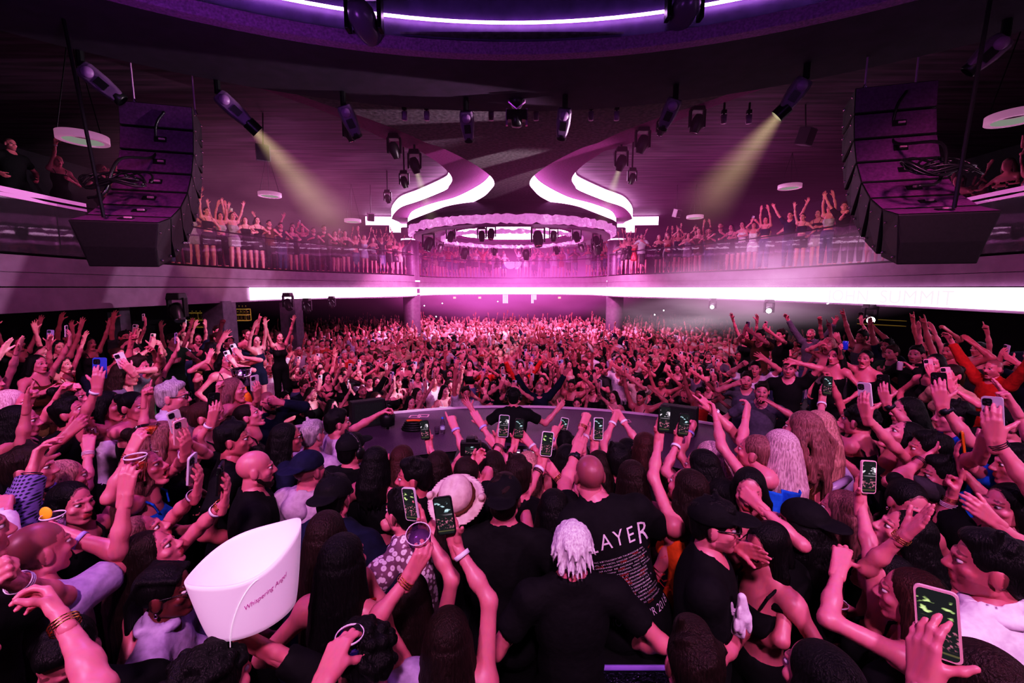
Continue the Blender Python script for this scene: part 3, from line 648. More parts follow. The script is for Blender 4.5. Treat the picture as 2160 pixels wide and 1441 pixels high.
def hand(pose,h):
    F=HP[pose]; P=[c((.012,0,-.05),(.012,0,0),.021),c((-.012,0,-.05),(-.012,0,0),.021)]
    bx=(.027,.009,-.010,-.027); bz=(.092,.097,.091,.081); ln=(.074,.083,.077,.06); rr=(.0092,.0095,.0092,.008)
    for i in range(4):
        P.append(c((bx[i]*.6,0,.004),(bx[i],0,bz[i]),.017,.0115))
        a=np.array([bx[i],0,bz[i]]); ang=0; sp=math.radians(F[4]*(1.5-i)/1.5)
        for q,(fr,cu) in enumerate(zip((.45,.3,.25),F[i])):
            ang+=math.radians(cu); d=np.array([math.sin(sp)*math.cos(ang),math.sin(ang),math.cos(ang)*math.cos(sp)])
            b=a+d*ln[i]*fr; P.append(c(a,b,rr[i]*(1-.1*q),rr[i]*(.92-.1*q))); a=b
    t=F[5]; a=np.array([.020,.008,.02]); m=np.array([.033,.014,.05])
    P.append(c(a,m,.018,.0135))
    if t is None: P+=[c(m,(.022,.036,.066),.0115,.0105),c((.022,.036,.066),(.0,.040,.072),.0105,.009)]
    else:
        d=nrm(t); m2=m+d*.034; d2=nrm(d+np.array([0,.1,.35])); P+=[c(m,m2,.012,.0105),c(m2,m2+d2*.028,.0105,.0085)]
    return sdf(P,h,.007)
HEADS={};HANDS={}
def get_head(s,m,h):
    k=(s,m,h)
    if k not in HEADS: HEADS[k]=head(s,m,h)
    return HEADS[k]
def get_hand(p,h):
    k=(p,h)
    if k not in HANDS: HANDS[k]=hand(p,h)
    return HANDS[k]
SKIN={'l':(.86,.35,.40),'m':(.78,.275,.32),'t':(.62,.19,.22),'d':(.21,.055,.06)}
HAIRC={'black':(.008,.006,.008),'brown':(.026,.011,.011),'blonde':(.48,.25,.22),'lblonde':(.60,.42,.45),'highlight':(.24,.11,.11),'grey':(.42,.38,.40),'white':(.85,.75,.85),'red':(.13,.03,.025),'auburn':(.06,.018,.018)}
def vcmat():
    if 'skin' in MATS: return MATS['skin']
    m=bpy.data.materials.new('skin'); N,L=nt(m); b=N['Principled BSDF']; a=N.new('ShaderNodeAttribute'); a.attribute_name='Col'
    n=N.new('ShaderNodeTexNoise'); n.inputs['Scale'].default_value=35; mx=N.new('ShaderNodeMix'); mx.data_type='RGBA'; mx.blend_type='MULTIPLY'; mx.inputs[0].default_value=.25
    L.new(a.outputs['Color'],mx.inputs[6]); L.new(n.outputs['Color'],mx.inputs[7]); L.new(mx.outputs[2],b.inputs['Base Color'])
    b.inputs['Roughness'].default_value=.42; b.inputs['Specular IOR Level'].default_value=.5; MATS['skin']=m; return m
def hairmat(cn):
    k='hair_'+cn
    if k in MATS: return MATS[k]
    col=HAIRC[cn]; m=mat(k,col,.5,noise=.5 if cn in('highlight','blonde','lblonde','grey') else .35,nscale=1.0,stretch=(150,150,8),bump=.5,spec=.3)
    return m
CL={'black':(.010,.009,.012),'white':(.80,.72,.82),'navy':(.015,.018,.05),'lav':(.55,.48,.68),'grey':(.14,.13,.17),'lgrey':(.45,.38,.46),'blue':(.02,.16,.62),'orange':(.80,.16,.03),'red':(.5,.03,.03),
    'brown':(.12,.05,.03),'pink':(.75,.35,.45),'cream':(.7,.55,.5),'silver':(.5,.45,.5),'tan':(.5,.32,.25),'green':(.05,.12,.06),'dkgrey':(.05,.045,.055),'denim':(.09,.11,.22)}
def cloth(cn):
    k='cloth_'+cn
    if k in MATS: return MATS[k]
    if cn=='sequin':
        m=mat(k,(.32,.16,.08),.18,metal=.8,noise=.9,nscale=160,bump=1.0); return m
    if cn=='sequinb': return mat(k,(.06,.05,.06),.15,metal=.8,noise=.9,nscale=170,bump=1.0)
    if cn in('plaid','floral','stripe'):
        m=bpy.data.materials.new(k); MATS[k]=m; N,L=nt(m); b=N['Principled BSDF']; b.inputs['Roughness'].default_value=.8; tc=N.new('ShaderNodeTexCoord')
        r=N.new('ShaderNodeValToRGB')
        if cn=='plaid':
            mx=N.new('ShaderNodeMath'); mx.operation='ADD'
            for q,dr in enumerate(('Z','X')):
                w=N.new('ShaderNodeTexWave'); w.bands_direction=dr; w.inputs['Scale'].default_value=22; w.inputs['Distortion'].default_value=.4; L.new(tc.outputs['Object'],w.inputs['Vector']); L.new(w.outputs['Fac'],mx.inputs[q])
            r.color_ramp.elements[0].position=.5; r.color_ramp.elements[0].color=(.015,.014,.05,1); r.color_ramp.elements[1].position=1.8/2+.09; r.color_ramp.elements[1].color=(.22,.18,.42,1); L.new(mx.outputs[0],r.inputs[0])
        elif cn=='floral':
            v=N.new('ShaderNodeTexVoronoi'); v.inputs['Scale'].default_value=34; L.new(tc.outputs['Object'],v.inputs['Vector']); L.new(v.outputs['Distance'],r.inputs[0])
            el=r.color_ramp.elements; el[0].position=.0; el[0].color=(.35,.18,.25,1); el[1].position=.16; el[1].color=(.8,.72,.78,1); q=el.new(.42); q.color=(.8,.72,.78,1); q=el.new(.5); q.color=(.22,.12,.17,1)
        else:
            w=N.new('ShaderNodeTexWave'); w.bands_direction='X'; w.inputs['Scale'].default_value=12; L.new(tc.outputs['Object'],w.inputs['Vector']); L.new(w.outputs['Fac'],r.inputs[0])
            r.color_ramp.elements[0].color=(.75,.65,.7,1); r.color_ramp.elements[1].color=(.3,.2,.35,1)
        L.new(r.outputs[0],b.inputs['Base Color']); return m
    return mat(k,CL[cn],.8 if cn!='silver' else .4,noise=.15,nscale=30,bump=.25,spec=.25)
def head_cols(reg,skin,hairc,stub,bald):
    s=np.array(SKIN[skin]); h=np.array(HAIRC[hairc]); C=np.tile(s,(len(reg),1))
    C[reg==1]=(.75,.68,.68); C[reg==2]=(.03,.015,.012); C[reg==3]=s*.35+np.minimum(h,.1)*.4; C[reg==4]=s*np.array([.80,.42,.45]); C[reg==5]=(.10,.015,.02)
    if not bald: C[reg==6]=s*.3+h*.7
    elif bald=='buzz': C[reg==6]=s*.45+h*.4
    if stub: C[reg==7]=s*(1-.55*stub)+h*.3*stub
    return C
def hair_prims(style,C,H,S,sx,length):
    """style, head centre, head matrix (x right,y face,z up), spine up"""
    P=[];sub=[e(C+H@np.array([0,.09,-.022]),(.066,.072,.104),H)]; w=lambda *p:C+H@np.array(p); g=np.array([0,0,-1.])
    if style in('buzz','bald'): return [],[],0
    base=e(w(0,-.02,.035),(.081,.098,.089),H)
    if style=='short':
        P=[base,e(w(0,.03,.09),(.055,.055,.04),H),e(w(0,-.065,-.02),(.066,.045,.06),H)]; rn=np.random.default_rng(3)
        for _ in range(16):
            a=rn.uniform(0,2*PI); b=rn.uniform(.1,1.2); q=np.array([.078*math.cos(a)*math.sin(b),-.015+.09*math.sin(a)*math.sin(b),.04+.08*math.cos(b)]); P.append(c(w(*q),w(*(q+rn.normal(0,.014,3))),.018,.011))
        sub+= [e(w(s*.082,-.008,-.03),(.022,.045,.05),H) for s in(-1,1)]
        return P,sub,.014
    if style=='curly':
        P=[base]; rn=np.random.default_rng(int(abs(C[0]*1000)))
        for _ in range(60):
            a=rn.uniform(0,2*PI); b=rn.uniform(0,1.9); P.append(e(w(.09*math.cos(a)*math.sin(b),-.02+.1*math.sin(a)*math.sin(b),.04+.088*math.cos(b)),(.019,.019,.019)))
        return P,sub,.008
    if style=='spiky':
        P=[base,e(w(0,-.06,-.02),(.072,.05,.07),H)]; rn=np.random.default_rng(5)
        for _ in range(110):
            a=rn.uniform(0,2*PI); b=rn.uniform(.15,2.15); n=np.array([math.cos(a)*math.sin(b),math.sin(a)*math.sin(b),math.cos(b)]); p0=np.array([0,-.02,.036])+n*np.array([.075,.09,.08])
            p1=p0+n*.026+np.array([0,-.02,-.055])*math.sin(min(b,1.5)); P.append(c(w(*p0),w(*p1),.014,.004))
        return P,sub,.006
    if style=='braids':
        P=[base]
        for k in range(7):
            x=-.06+.02*k; P.append(c(w(x,.06,.075),w(x*1.1,-.06,.1),.013,.013)); P.append(c(w(x*1.1,-.06,.1),w(x*.9,-.115,.0),.013))
            a=w(x*.9,-.115,.0); P.append(c(a,a+g*.12+H@np.array([0,-.01,0]),.013,.009))
        return P,sub,.006
    if style in('long','wavy'):
        P=[base,e(w(0,-.055,-.03),(.08,.06,.075),H)]+[e(w(s*.074,-.012,-.012),(.020,.040,.055),H) for s in(-1,1)]; rn=np.random.default_rng(int(abs(C[0]*997+C[1]*331))%9999)
        back=-(S*0)+nrm(np.array([H[0,1],H[1,1],0])*-1)
        rt=nrm(np.cross(np.append(-back[:2],0),[0,0,1.])) 
        nst=22
        for k in range(nst):
            t=-1+2*k/(nst-1); a=t*1.9
            p0=w(.072*math.sin(a),-.02-.088*math.cos(a)*1.0 if abs(a)<1.57 else -.02-.07*math.cos(a),.0+.02*math.cos(a))
            out=rt*(math.sin(a)*.03)+back*(.045*max(0,math.cos(a))+.012); L=length*(1-.25*abs(t)**2)*rn.uniform(.88,1.08)
            p1=p0+out+g*L*.5; p2=p0+out*.95+g*L+rn.normal(0,.012,3)
            wv=.014 if style=='wavy' else .004
            m1=(p0+p1)/2+rn.normal(0,wv,3); m2=(p1+p2)/2+rn.normal(0,wv,3)
            P+=[c(p0,m1,.020,.020),c(m1,p1,.020,.019),c(p1,m2,.019,.016),c(m2,p2,.016,.006)]
        return P,sub,.008
    if style in('bun','pony'):
        P=[base,e(w(0,-.06,-.01),(.07,.05,.06),H)]; sub+= [e(w(s*.083,-.005,-.03),(.022,.05,.05),H) for s in(-1,1)]
        if style=='bun': P.append(e(w(0,-.125,.06),(.042,.042,.042),H))
        else:
            a=w(0,-.115,.05); P+=[c(a,a+H@np.array([0,-.05,-.01]),.026,.03),c(a+H@np.array([0,-.05,-.01]),a+H@np.array([0,-.06,0])+g*.3,.032,.012)]
        return P,sub,.012
    return [base],sub,.01
def ik(S,T,L1,L2,pole):
    d=T-S; D=np.linalg.norm(d); dm=min(D,(L1+L2)*.996); u=d/max(D,1e-6); T=S+u*dm
    x=(L1*L1-L2*L2+dm*dm)/(2*dm); hh=math.sqrt(max(0,L1*L1-x*x)); p=pole-u*np.dot(pole,u); return S+u*x+nrm(p)*hh,T
class Body: pass
def build(C,yaw,sex='f',skin='m',hair=('long','brown'),top=('tee','black'),bot=('trousers','black'),pitch=0,turn=0,roll=0,lean=0,side=0,foot=None,L=None,R=None,stub=0,mouth=0,length=.3,bulk=1.0,
          hb=.011,hc=.013,hh=.0042,hd=.004,hhair=.0075,acc=(),legs=True):
    """returns list of (part name, V, Q, material key, colours)"""
    C=np.asarray(C,float); k=(1.03 if sex=='m' else .95)
    fw=np.array([math.sin(yaw),math.cos(yaw),0]); rt=np.array([math.cos(yaw),-math.sin(yaw),0]); up=np.array([0,0,1.])
    S=nrm(up+fw*math.tan(math.radians(lean))+rt*math.tan(math.radians(side)))
    hy=yaw+math.radians(turn); B=np.stack([np.array([math.cos(hy),-math.sin(hy),0]),np.array([math.sin(hy),math.cos(hy),0]),up],1)
    H=B@rotx(math.radians(pitch+(-lean*.3)))@roty(math.radians(roll))
    f2=nrm(fw-S*np.dot(fw,S)); r2=np.cross(f2,S)
    N=C-S*.178*k-f2*.03+ (H[:,1]*0)
    sw=(.185 if sex=='m' else .160)*k; PV=N-S*.50*k
    if foot is None: foot=PV[2]-.92*k
    m=sex=='m'; bk=bulk
    torso=[e(N-S*.17*k+f2*.005,np.array([.158 if m else .138,.105 if m else .098,.20])*k*bk,np.stack([r2,f2,S],1)),
           e(N-S*.36*k,np.array([.140 if m else .112,.098 if m else .085,.17])*k*bk,np.stack([r2,f2,S],1)),
           e(PV-f2*.01,np.array([.152 if m else .158,.112,.125])*k*bk,np.stack([r2,f2,S],1))]
    sh=[];raise_=[]
    for s,A in ((-1,L),(1,R)):
        T=None if A is None else np.asarray(A['t'],float); q=N-S*.045*k+r2*s*sw
        if T is not None and T[2]>q[2]+.15: q=q+S*.045-r2*s*.015
        sh.append(q)
    torso+=[c(sh[0],sh[1],.052*k),c(N+S*.05,sh[0]*.75+N*.25+S*.01,.046,.045),c(N+S*.05,sh[1]*.75+N*.25+S*.01,.046,.045)]
    if not m:
        for s in(-1,1): torso.append(e(N-S*.20*k+f2*.082+r2*s*.068,(.055,.05,.052)))
    for s in(-1,1): torso.append(e(PV-f2*.055-S*.05+r2*s*.07,np.array([.085,.085,.085])*k*bk))
    neck=[c(N-S*.02,C-H[:,2]*.09-H[:,1]*.02,.058 if m else .047,.054 if m else .044)]
    arms=[];af=(1.0 if m else .84)*(.5+.5*bk); o=Body(); o.hands=[]; hm=[]; sleeves=[]
    tk,tc=top
    for i,(s,A) in enumerate(((-1,L),(1,R))):
        L1,L2=.295*k,.262*k; q=sh[i]
        if A is None: A={'t':q-S*.36+f2*.12+r2*s*.10,'p':'relax'}
        pole=A.get('pole')
        if pole is None: pole=r2*s*.75-up*.55-f2*.35
        else: pole=r2*pole[0]+f2*pole[1]+up*pole[2]
        E,W=ik(q,np.asarray(A['t'],float),L1,L2,pole)
        arms+=[e(q,np.array([.058,.058,.06])*af),c(q,E,.049*af,.036*af),c(E,E+(W-E)*.35,.036*af,.037*af),c(E+(W-E)*.35,W,.037*af,.0255*af)]
        z=nrm(W-E); bend=A.get('bend')
        if bend is not None: z=nrm(z+r2*bend[0]+f2*bend[1]+up*bend[2])
        ps=A['p']; face=A.get('palm')
        if face is not None: y=r2*face[0]*s+f2*face[1]+up*face[2]
        elif ps in('phone','grip'): y=(C-W)*np.array([1,1,.3]); 
        elif ps=='cup': y=-r2*s*.8+f2*.3
        elif ps=='relax': y=-r2*s-f2*.1
        else: y=f2
        if ps=='phone': z=nrm(z*.55+up*.75); ps='hold'
        M=frame(y,z); hs=(1.06 if m else .94); X=M*np.array([hs,hs,hs]) ; flip=s>0
        V,Q=get_hand(ps,hd)
        if flip: V=V*np.array([-1,1,1]); Q=Q[:,::-1]
        hm.append((V@X.T+W,Q)); o.hands.append((W,M,s,hs))
        A['E']=E;A['W']=W
        fr={'tee':.62,'shirt':1.0,'long':1.0,'jacket':1.0,'hoodie':1.0,'cap':.3}.get(tk)
        inf=.020 if tk in('jacket','hoodie','shirt') else .015
        if fr:
            if fr<1: sleeves+=[e(q,np.array([.062,.062,.062])*af+inf),('f',q,q+(E-q)*fr,.053*af+inf,.050*af+inf*1.2)]
            else: sleeves+=[e(q,np.array([.062,.062,.062])*af+inf*.6),c(q,E,.054*af+inf,.043*af+inf),('f',E,E+(W-E)*.9,.043*af+inf,.032*af+inf)]
    leg=[]; legp=[]
    for s in(-1,1):
        hip=PV-S*.05+r2*s*.085*k; an=np.array([PV[0],PV[1],foot+.08])+rt*s*.10+fw*.0-rt*np.dot(rt,np.zeros(3)); kn=(hip+an)/2+fw*.025
        legp.append((hip,kn,an)); leg+=[c(hip,kn,.083*k*bk,.054*k),c(kn,kn+(an-kn)*.3,.054*k,.055*k),c(kn+(an-kn)*.3,an,.055*k,.036),c(an+up*-.03,an+fw*.13-up*.055,.036,.026)]
    P=torso+neck+arms+(leg if legs else [])
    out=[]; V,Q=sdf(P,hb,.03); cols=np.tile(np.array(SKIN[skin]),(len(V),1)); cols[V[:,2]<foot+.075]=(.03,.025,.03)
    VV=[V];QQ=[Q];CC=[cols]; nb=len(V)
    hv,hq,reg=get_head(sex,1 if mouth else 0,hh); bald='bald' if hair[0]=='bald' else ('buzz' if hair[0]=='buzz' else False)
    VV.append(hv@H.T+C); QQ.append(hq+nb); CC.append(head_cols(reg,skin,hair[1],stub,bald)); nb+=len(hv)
    for v,q in hm: VV.append(v); QQ.append(q+nb); CC.append(np.tile(np.array(SKIN[skin])*np.array([1,.95,.95]),(len(v),1))); nb+=len(v)
    out.append(('body',np.concatenate(VV),np.concatenate(QQ),'skin',np.concatenate(CC)))
    # clothes
    infl=lambda p,d:(p[0],p[1],p[2]+d,p[3]) if p[0]=='e' else (p[0],p[1],p[2],p[3]+d,p[4]+d)
    G=np.stack([r2,f2,S],1)
    tp=[infl(p,.013 if tk not in('jacket','hoodie') else .024) for p in torso]+[infl(neck[0],.013)]
    hemz={'tee':.10,'shirt':.12,'long':.08,'jacket':.15,'hoodie':.12,'tank':.0,'dress':.3,'crop':-.16,'strapless':-.02,'bra':-.2,'romper':.3}[tk]
    necks={'tee':.035,'shirt':.055,'long':.035,'jacket':.05,'hoodie':.06,'tank':-.075,'dress':-.085,'crop':-.085,'strapless':-.125,'bra':-.11,'romper':-.08}[tk]
    cuts=[(N+S*necks*k+f2*(.0),nrm(S+f2*.25)),(PV-S*hemz,-S)]; nsub=[]
    if tk in('tee','shirt','long','jacket','hoodie'):
        cuts=cuts[1:]; nr=(.064 if m else .056)+(.012 if tk!='shirt' else 0); nsub=[c(N+S*(.062 if tk!='jacket' else .045)+f2*.025,N+S*.25,nr),c(N+S*.03+f2*.06,N+S*.1+f2*.09,nr*.8)]
        for hip,kn,an in legp: sleeves.append(c(hip,hip+(kn-hip)*.35,.098*k*bk,.095*k*bk))
    if tk in('tank','dress','crop','strapless','bra','romper'):
        pr=[infl(p,.010) for p in (torso[:3]+(torso[6:] if not m else torso[6:]))]
        if tk in('dress','romper'):
            for hip,kn,an in legp: pr.append(('f',hip,hip+(kn-hip)*(.55 if tk=='dress' else .45),.1*k*bk,.098*k*bk))
            cuts=cuts[:1]
        V,Q=sdf(pr,hc,.03,cuts)
        if tk!='strapless' and hc<.03:
            st=[]
            for s in(-1,1):
                a=N-S*.10*k+f2*.103+r2*s*.075; b=N+S*.036*k+r2*s*.098; d=N-S*.11*k-f2*.10+r2*s*.065; a2=N-S*.03*k+f2*.088+r2*s*.095; d2=N-S*.02*k-f2*.07+r2*s*.085; st+=[c(a,a2,.007),c(a2,b,.007),c(b,d2,.007),c(d2,d,.007)]
            v2,q2=sdf(st,max(.005,hc*.36),.004); Q=np.concatenate([Q,q2+len(V)]); V=np.concatenate([V,v2])
        nm={'tank':'tank_top','dress':'dress','crop':'crop_top','strapless':'strapless_top','bra':'bralette','romper':'romper'}[tk]
    else:
        V,Q=sdf(tp+sleeves,hc,.028,cuts,subs=nsub,ks=.012); nm={'tee':'tshirt','shirt':'shirt','long':'long_sleeve_top','jacket':'jacket','hoodie':'hoodie'}[tk]
        if tk in('shirt','hoodie'):
            pr=[]
            for a in np.linspace(-2.6,2.6,12):
                q=N+S*.045*k-f2*.0; p0=q+r2*math.sin(a)*.072-f2*math.cos(a)*.068; pr.append(e(p0,(.026,.026,.024) if tk=='shirt' else (.036,.036,.03)))
            if tk=='hoodie': pr.append(e(N-S*.02-f2*.10,(.10,.05,.075),G))
            v2,q2=sdf(pr,max(.009,hc*.6),.02); Q=np.concatenate([Q,q2+len(V)]); V=np.concatenate([V,v2])
    o.top=(V,Q); out.append((nm,V,Q,'cloth_'+tc,None))
    if legs and tk not in('dress','romper') and bot:
        bn,bc=bot; pr=[infl(p,.012) for p in torso[2:3]+torso[-2:]]
        for hip,kn,an in legp:
            if bn=='trousers': pr+=[c(hip,kn,.1*k*bk,.07*k),('f',kn,an+(kn-an)*.06,.07*k,.058)]
            elif bn=='skirt': pr+=[('f',hip,hip+(kn-hip)*.62,.105*k,.125*k)]
            else: pr+=[('f',hip,hip+(kn-hip)*.5,.1*k,.102*k)]
        V,Q=sdf(pr,hc*1.5,.03,[(PV+S*.085,S)]); out.append((bn if bn!='shorts' else 'shorts',V,Q,'cloth_'+bc,None))
    P,sub,kk=hair_prims(hair[0],C,H,S,sex,length)
    if P:
        V,Q=sdf(P,hhair,kk,subs=sub,ks=.01); out.append(('hair',V,Q,'hair_'+hair[1],None))
    w=lambda *p:C+H@np.array(p)
    for a in acc:
        kind=a[0]
        if kind in('cap','capback'):
            sg=1 if kind=='cap' else -1
            V,Q=sdf([e(w(0,-.014,.045),(.092,.108,.088),H),e(w(0,.118*sg-.01,.052),(.074,.085,.009),H)],.006,.012,[(w(0,0,.035),-H[:,2])])
            Vb,Qb=sdf([c(w(0,-.014,.129),w(0,-.014,.134),.008)],.004,.004); Q=np.concatenate([Q,Qb+len(V)]); V=np.concatenate([V,Vb])
            out.append(('cap',V,Q,'cloth_'+a[1],None))
        elif kind=='hat':
            V,Q=sdf([e(w(0,-.01,.055),(.155,.165,.011),H),e(w(0,-.01,.10),(.088,.105,.09),H),c(w(-.138,0,.07),w(-.138,-.02,.09),.018),c(w(.138,0,.07),w(.138,-.02,.09),.018)],.007,.02,subs=[e(w(0,-.01,.205),(.018,.08,.035),H)],ks=.02)
            out.append(('cowboy_hat',V,Q,'cloth_'+a[1],None))
            V,Q=sdf([c(w(.094*math.cos(t),-.01+.11*math.sin(t),.078),w(.094*math.cos(t+.4),-.01+.11*math.sin(t+.4),.078),.009) for t in np.arange(0,6.3,.39)],.006,.006); out.append(('hat_band',V,Q,'cloth_brown',None))
        elif kind in('glasses','sunglasses'):
            pr=[c(w(-.009,.102,.014),w(.009,.102,.014),.003)]
            for s in(-1,1):
                cx=.034
                for t in np.arange(0,6.2,.52):
                    f=lambda t:w(s*cx+.026*math.cos(t),.097+.004*0,.006+.019*math.sin(t)); pr.append(c(f(t),f(t+.52),.0032))
                pr.append(c(w(s*.06,.095,.012),w(s*.08,-.01,.014),.003))
                if kind=='sunglasses': pr.append(e(w(s*cx,.097,.006),(.026,.005,.019),H))
            V,Q=sdf(pr,.0036,.003); out.append((kind,V,Q,'black_plastic',None))
        elif kind=='headphones':
            pr=[c(w(.1*math.cos(t),-.012,.015+.115*math.sin(t)),w(.1*math.cos(t+.3),-.012,.015+.115*math.sin(t+.3)),.011) for t in np.arange(0,3.0,.3)]+[e(w(s*.098,-.012,-.002),(.022,.04,.045),H) for s in(-1,1)]
            V,Q=sdf(pr,.006,.008); out.append(('headphones',V,Q,'black_plastic',None))
        elif kind=='necklace':
            pr=[]
            for t in np.arange(0,6.2,.26): 
                f=lambda t:N+S*(.03-.045*max(0,-math.cos(t)))*1+r2*.068*math.sin(t)*1.1-f2*math.cos(t)*(.065 if math.cos(t)>0 else .085); pr.append(e(f(t),(.0065,.0065,.0065)))
            V,Q=sdf(pr,.0035,.003); out.append(('necklace',V,Q,'chrome',None))
        elif kind=='beard':
            V,Q=sdf([c(w(s*.052,.01,-.055),w(s*.02,.066,-.108),.02,.02) for s in(-1,1)]+[e(w(0,.075,-.105),(.024,.02,.022),H),c(w(-.022,.088,-.05),w(.022,.088,-.05),.007)],.005,.012); out.append(('beard',V,Q,'hair_'+hair[1],None))
        elif kind=='earring':
            V,Q=sdf([e(w(s*.08,-.012,-.05),(.007,.007,.012)) for s in(-1,1)],.0035,.003); out.append(('earring',V,Q,'chrome',None))
        elif kind in('band','bangle','watch','scrunchie'):
            W,M,s,hs=o.hands[0 if a[1]=='L' else 1]; A=L if a[1]=='L' else R; z=nrm(A['W']-A['E']); off=a[3] if len(a)>3 else .035
            pr_r={'band':.034,'bangle':.033,'watch':.034,'scrunchie':.042}[kind]*(1.08 if m else .93); X=frame([.3,.2,1],z); cc=W-z*off
            if kind=='band': mb=MB().lathe([(pr_r,-.009),(pr_r+.002,-.009),(pr_r+.002,.009),(pr_r,.009),(pr_r,-.009)],20,X,cc)
            elif kind=='bangle':
                mb=MB()
                for q in range(3): mb.lathe([(pr_r,-.002+.009*q),(pr_r+.003,.0+.009*q),(pr_r,.002+.009*q),(pr_r-.001,.0+.009*q),(pr_r,-.002+.009*q)],18,X,cc)
            elif kind=='watch': mb=MB().lathe([(pr_r,-.011),(pr_r+.003,-.011),(pr_r+.003,.011),(pr_r,.011),(pr_r,-.011)],20,X,cc).box(cc+M[:,1]*-(pr_r+.003),(.034,.012,.036),frame(M[:,1],z))
            else: mb=MB().lathe([(pr_r-.008,-.02),(pr_r+.006,-.012),(pr_r+.01,0),(pr_r+.006,.012),(pr_r-.008,.02)],16,X,cc)
            out.append(({'band':'wristband','bangle':'bracelet','watch':'wristwatch','scrunchie':'scrunchie'}[kind],np.array(mb.v),[f for f in mb.f],a[2],None))
    o.parts=out; o.C=C;o.H=H;o.N=N;o.S=S;o.f=f2;o.r=r2;o.PV=PV;o.foot=foot;o.k=k;o.arms=(L,R); return o
def getmat(k):
    if k=='skin': return vcmat()
    if k in MATS: return MATS[k]
    if k.startswith('cloth_'): return cloth(k[6:])
    if k.startswith('hair_'): return hairmat(k[5:])
    return {'bandw':mat('band_white',(.85,.8,.9),.5),'gold':mat('gold',(.9,.55,.2),.2,metal=1),'bandb':mat('band_black',(.02,.02,.03),.5),'bandl':mat('band_lilac',(.45,.4,.8),.5),'bandp':mat('band_pink',(.8,.45,.55),.8)}[k]
def put_person(o,label,group=None,extra=()):
    base=np.array([o.PV[0],o.PV[1],o.foot]); r=empty('person',base,label,'person',group)
    for nm,V,Q,mk,cols in list(o.parts)+list(extra):
        q=Q
        link(nm,new_mesh(nm,np.asarray(V)-base,q,True,[getmat(mk)],cols=cols),r)
    return r
# ---- held things
def screen_mat(v=0):
    k='phone_screen_%d'%v
    if k in MATS: return MATS[k]
    m=bpy.data.materials.new(k); MATS[k]=m; N,L=nt(m); N.clear(); tc=N.new('ShaderNodeTexCoord'); sp=N.new('ShaderNodeSeparateXYZ'); L.new(tc.outputs['Object'],sp.inputs[0])
    def noise(sc,lo):
        mp=N.new('ShaderNodeMapping'); mp.inputs['Scale'].default_value=sc; mp.inputs['Location'].default_value=(v*3.1,v*1.7,v*2.3); n=N.new('ShaderNodeTexNoise'); n.inputs['Scale'].default_value=1; n.inputs['Detail'].default_value=2
        L.new(tc.outputs['Object'],mp.inputs['Vector']); L.new(mp.outputs[0],n.inputs['Vector']); r=N.new('ShaderNodeMapRange'); r.inputs[1].default_value=lo; r.inputs[2].default_value=lo+.1; L.new(n.outputs['Fac'],r.inputs[0]); return r.outputs[0]
    def band(z0,z1):
        a=N.new('ShaderNodeMapRange'); a.inputs[1].default_value=z0; a.inputs[2].default_value=z0+.008; L.new(sp.outputs['Z'],a.inputs[0]); b=N.new('ShaderNodeMapRange'); b.inputs[1].default_value=z1; b.inputs[2].default_value=z1-.008; L.new(sp.outputs['Z'],b.inputs[0])
        q=N.new('ShaderNodeMath'); q.operation='MULTIPLY'; L.new(a.outputs[0],q.inputs[0]); L.new(b.outputs[0],q.inputs[1]); return q.outputs[0]
    def mul(a,b): q=N.new('ShaderNodeMath'); q.operation='MULTIPLY'; L.new(a,q.inputs[0]); L.new(b,q.inputs[1]); return q.outputs[0]
    prev=None
    for col,f in (((.03,.03,.035,1),None),([(.7,1,.55,1),(.6,.85,.95,1),(1,.85,1,1),(.75,.95,.4,1)][v%4],mul(noise((38,1,75),.56),band(.012,.058))),((1,.8,.95,1),mul(noise((9,1,160),.5),band(.0,.008))),((.45,.16,.24,1),mul(noise((95,1,120),.52),band(-.055,-.002))),((.9,.75,.3,1),band(-.064,-.058))):
        if prev is None: q=N.new('ShaderNodeRGB'); q.outputs[0].default_value=col; prev=q.outputs[0]; continue
        mx=N.new('ShaderNodeMix'); mx.data_type='RGBA'; L.new(f,mx.inputs[0]); L.new(prev,mx.inputs[6]); mx.inputs[7].default_value=col; prev=mx.outputs[2]
    e_=N.new('ShaderNodeEmission'); o=N.new('ShaderNodeOutputMaterial'); e_.inputs['Strength'].default_value=1.0; L.new(prev,e_.inputs['Color']); L.new(e_.outputs[0],o.inputs['Surface']); return m
PH={'white':(.8,.72,.78),'black':(.015,.015,.018),'pink':(.85,.5,.55),'blue':(.08,.14,.65),'clear':(.6,.55,.65),'orange':(.95,.30,.03),'lblue':(.4,.5,.75),'purple':(.3,.2,.45)}
def rbox(w,h,t,r,n=4):
    pts=[]
    for cx,cz,a0 in ((w/2-r,h/2-r,0),(-w/2+r,h/2-r,PI/2),(-w/2+r,-h/2+r,PI),(w/2-r,-h/2+r,1.5*PI)):
        for k in range(n+1): a=a0+PI/2*k/n; pts.append((cx+r*math.cos(a),cz+r*math.sin(a)))
    m=len(pts); V=[(x,-t/2,z) for x,z in pts]+[(x,t/2,z) for x,z in pts]
    return V,[list(range(m)),list(range(2*m-1,m-1,-1))]+[[(i+1)%m,i,m+i,m+(i+1)%m] for i in range(m)]
PHM={}
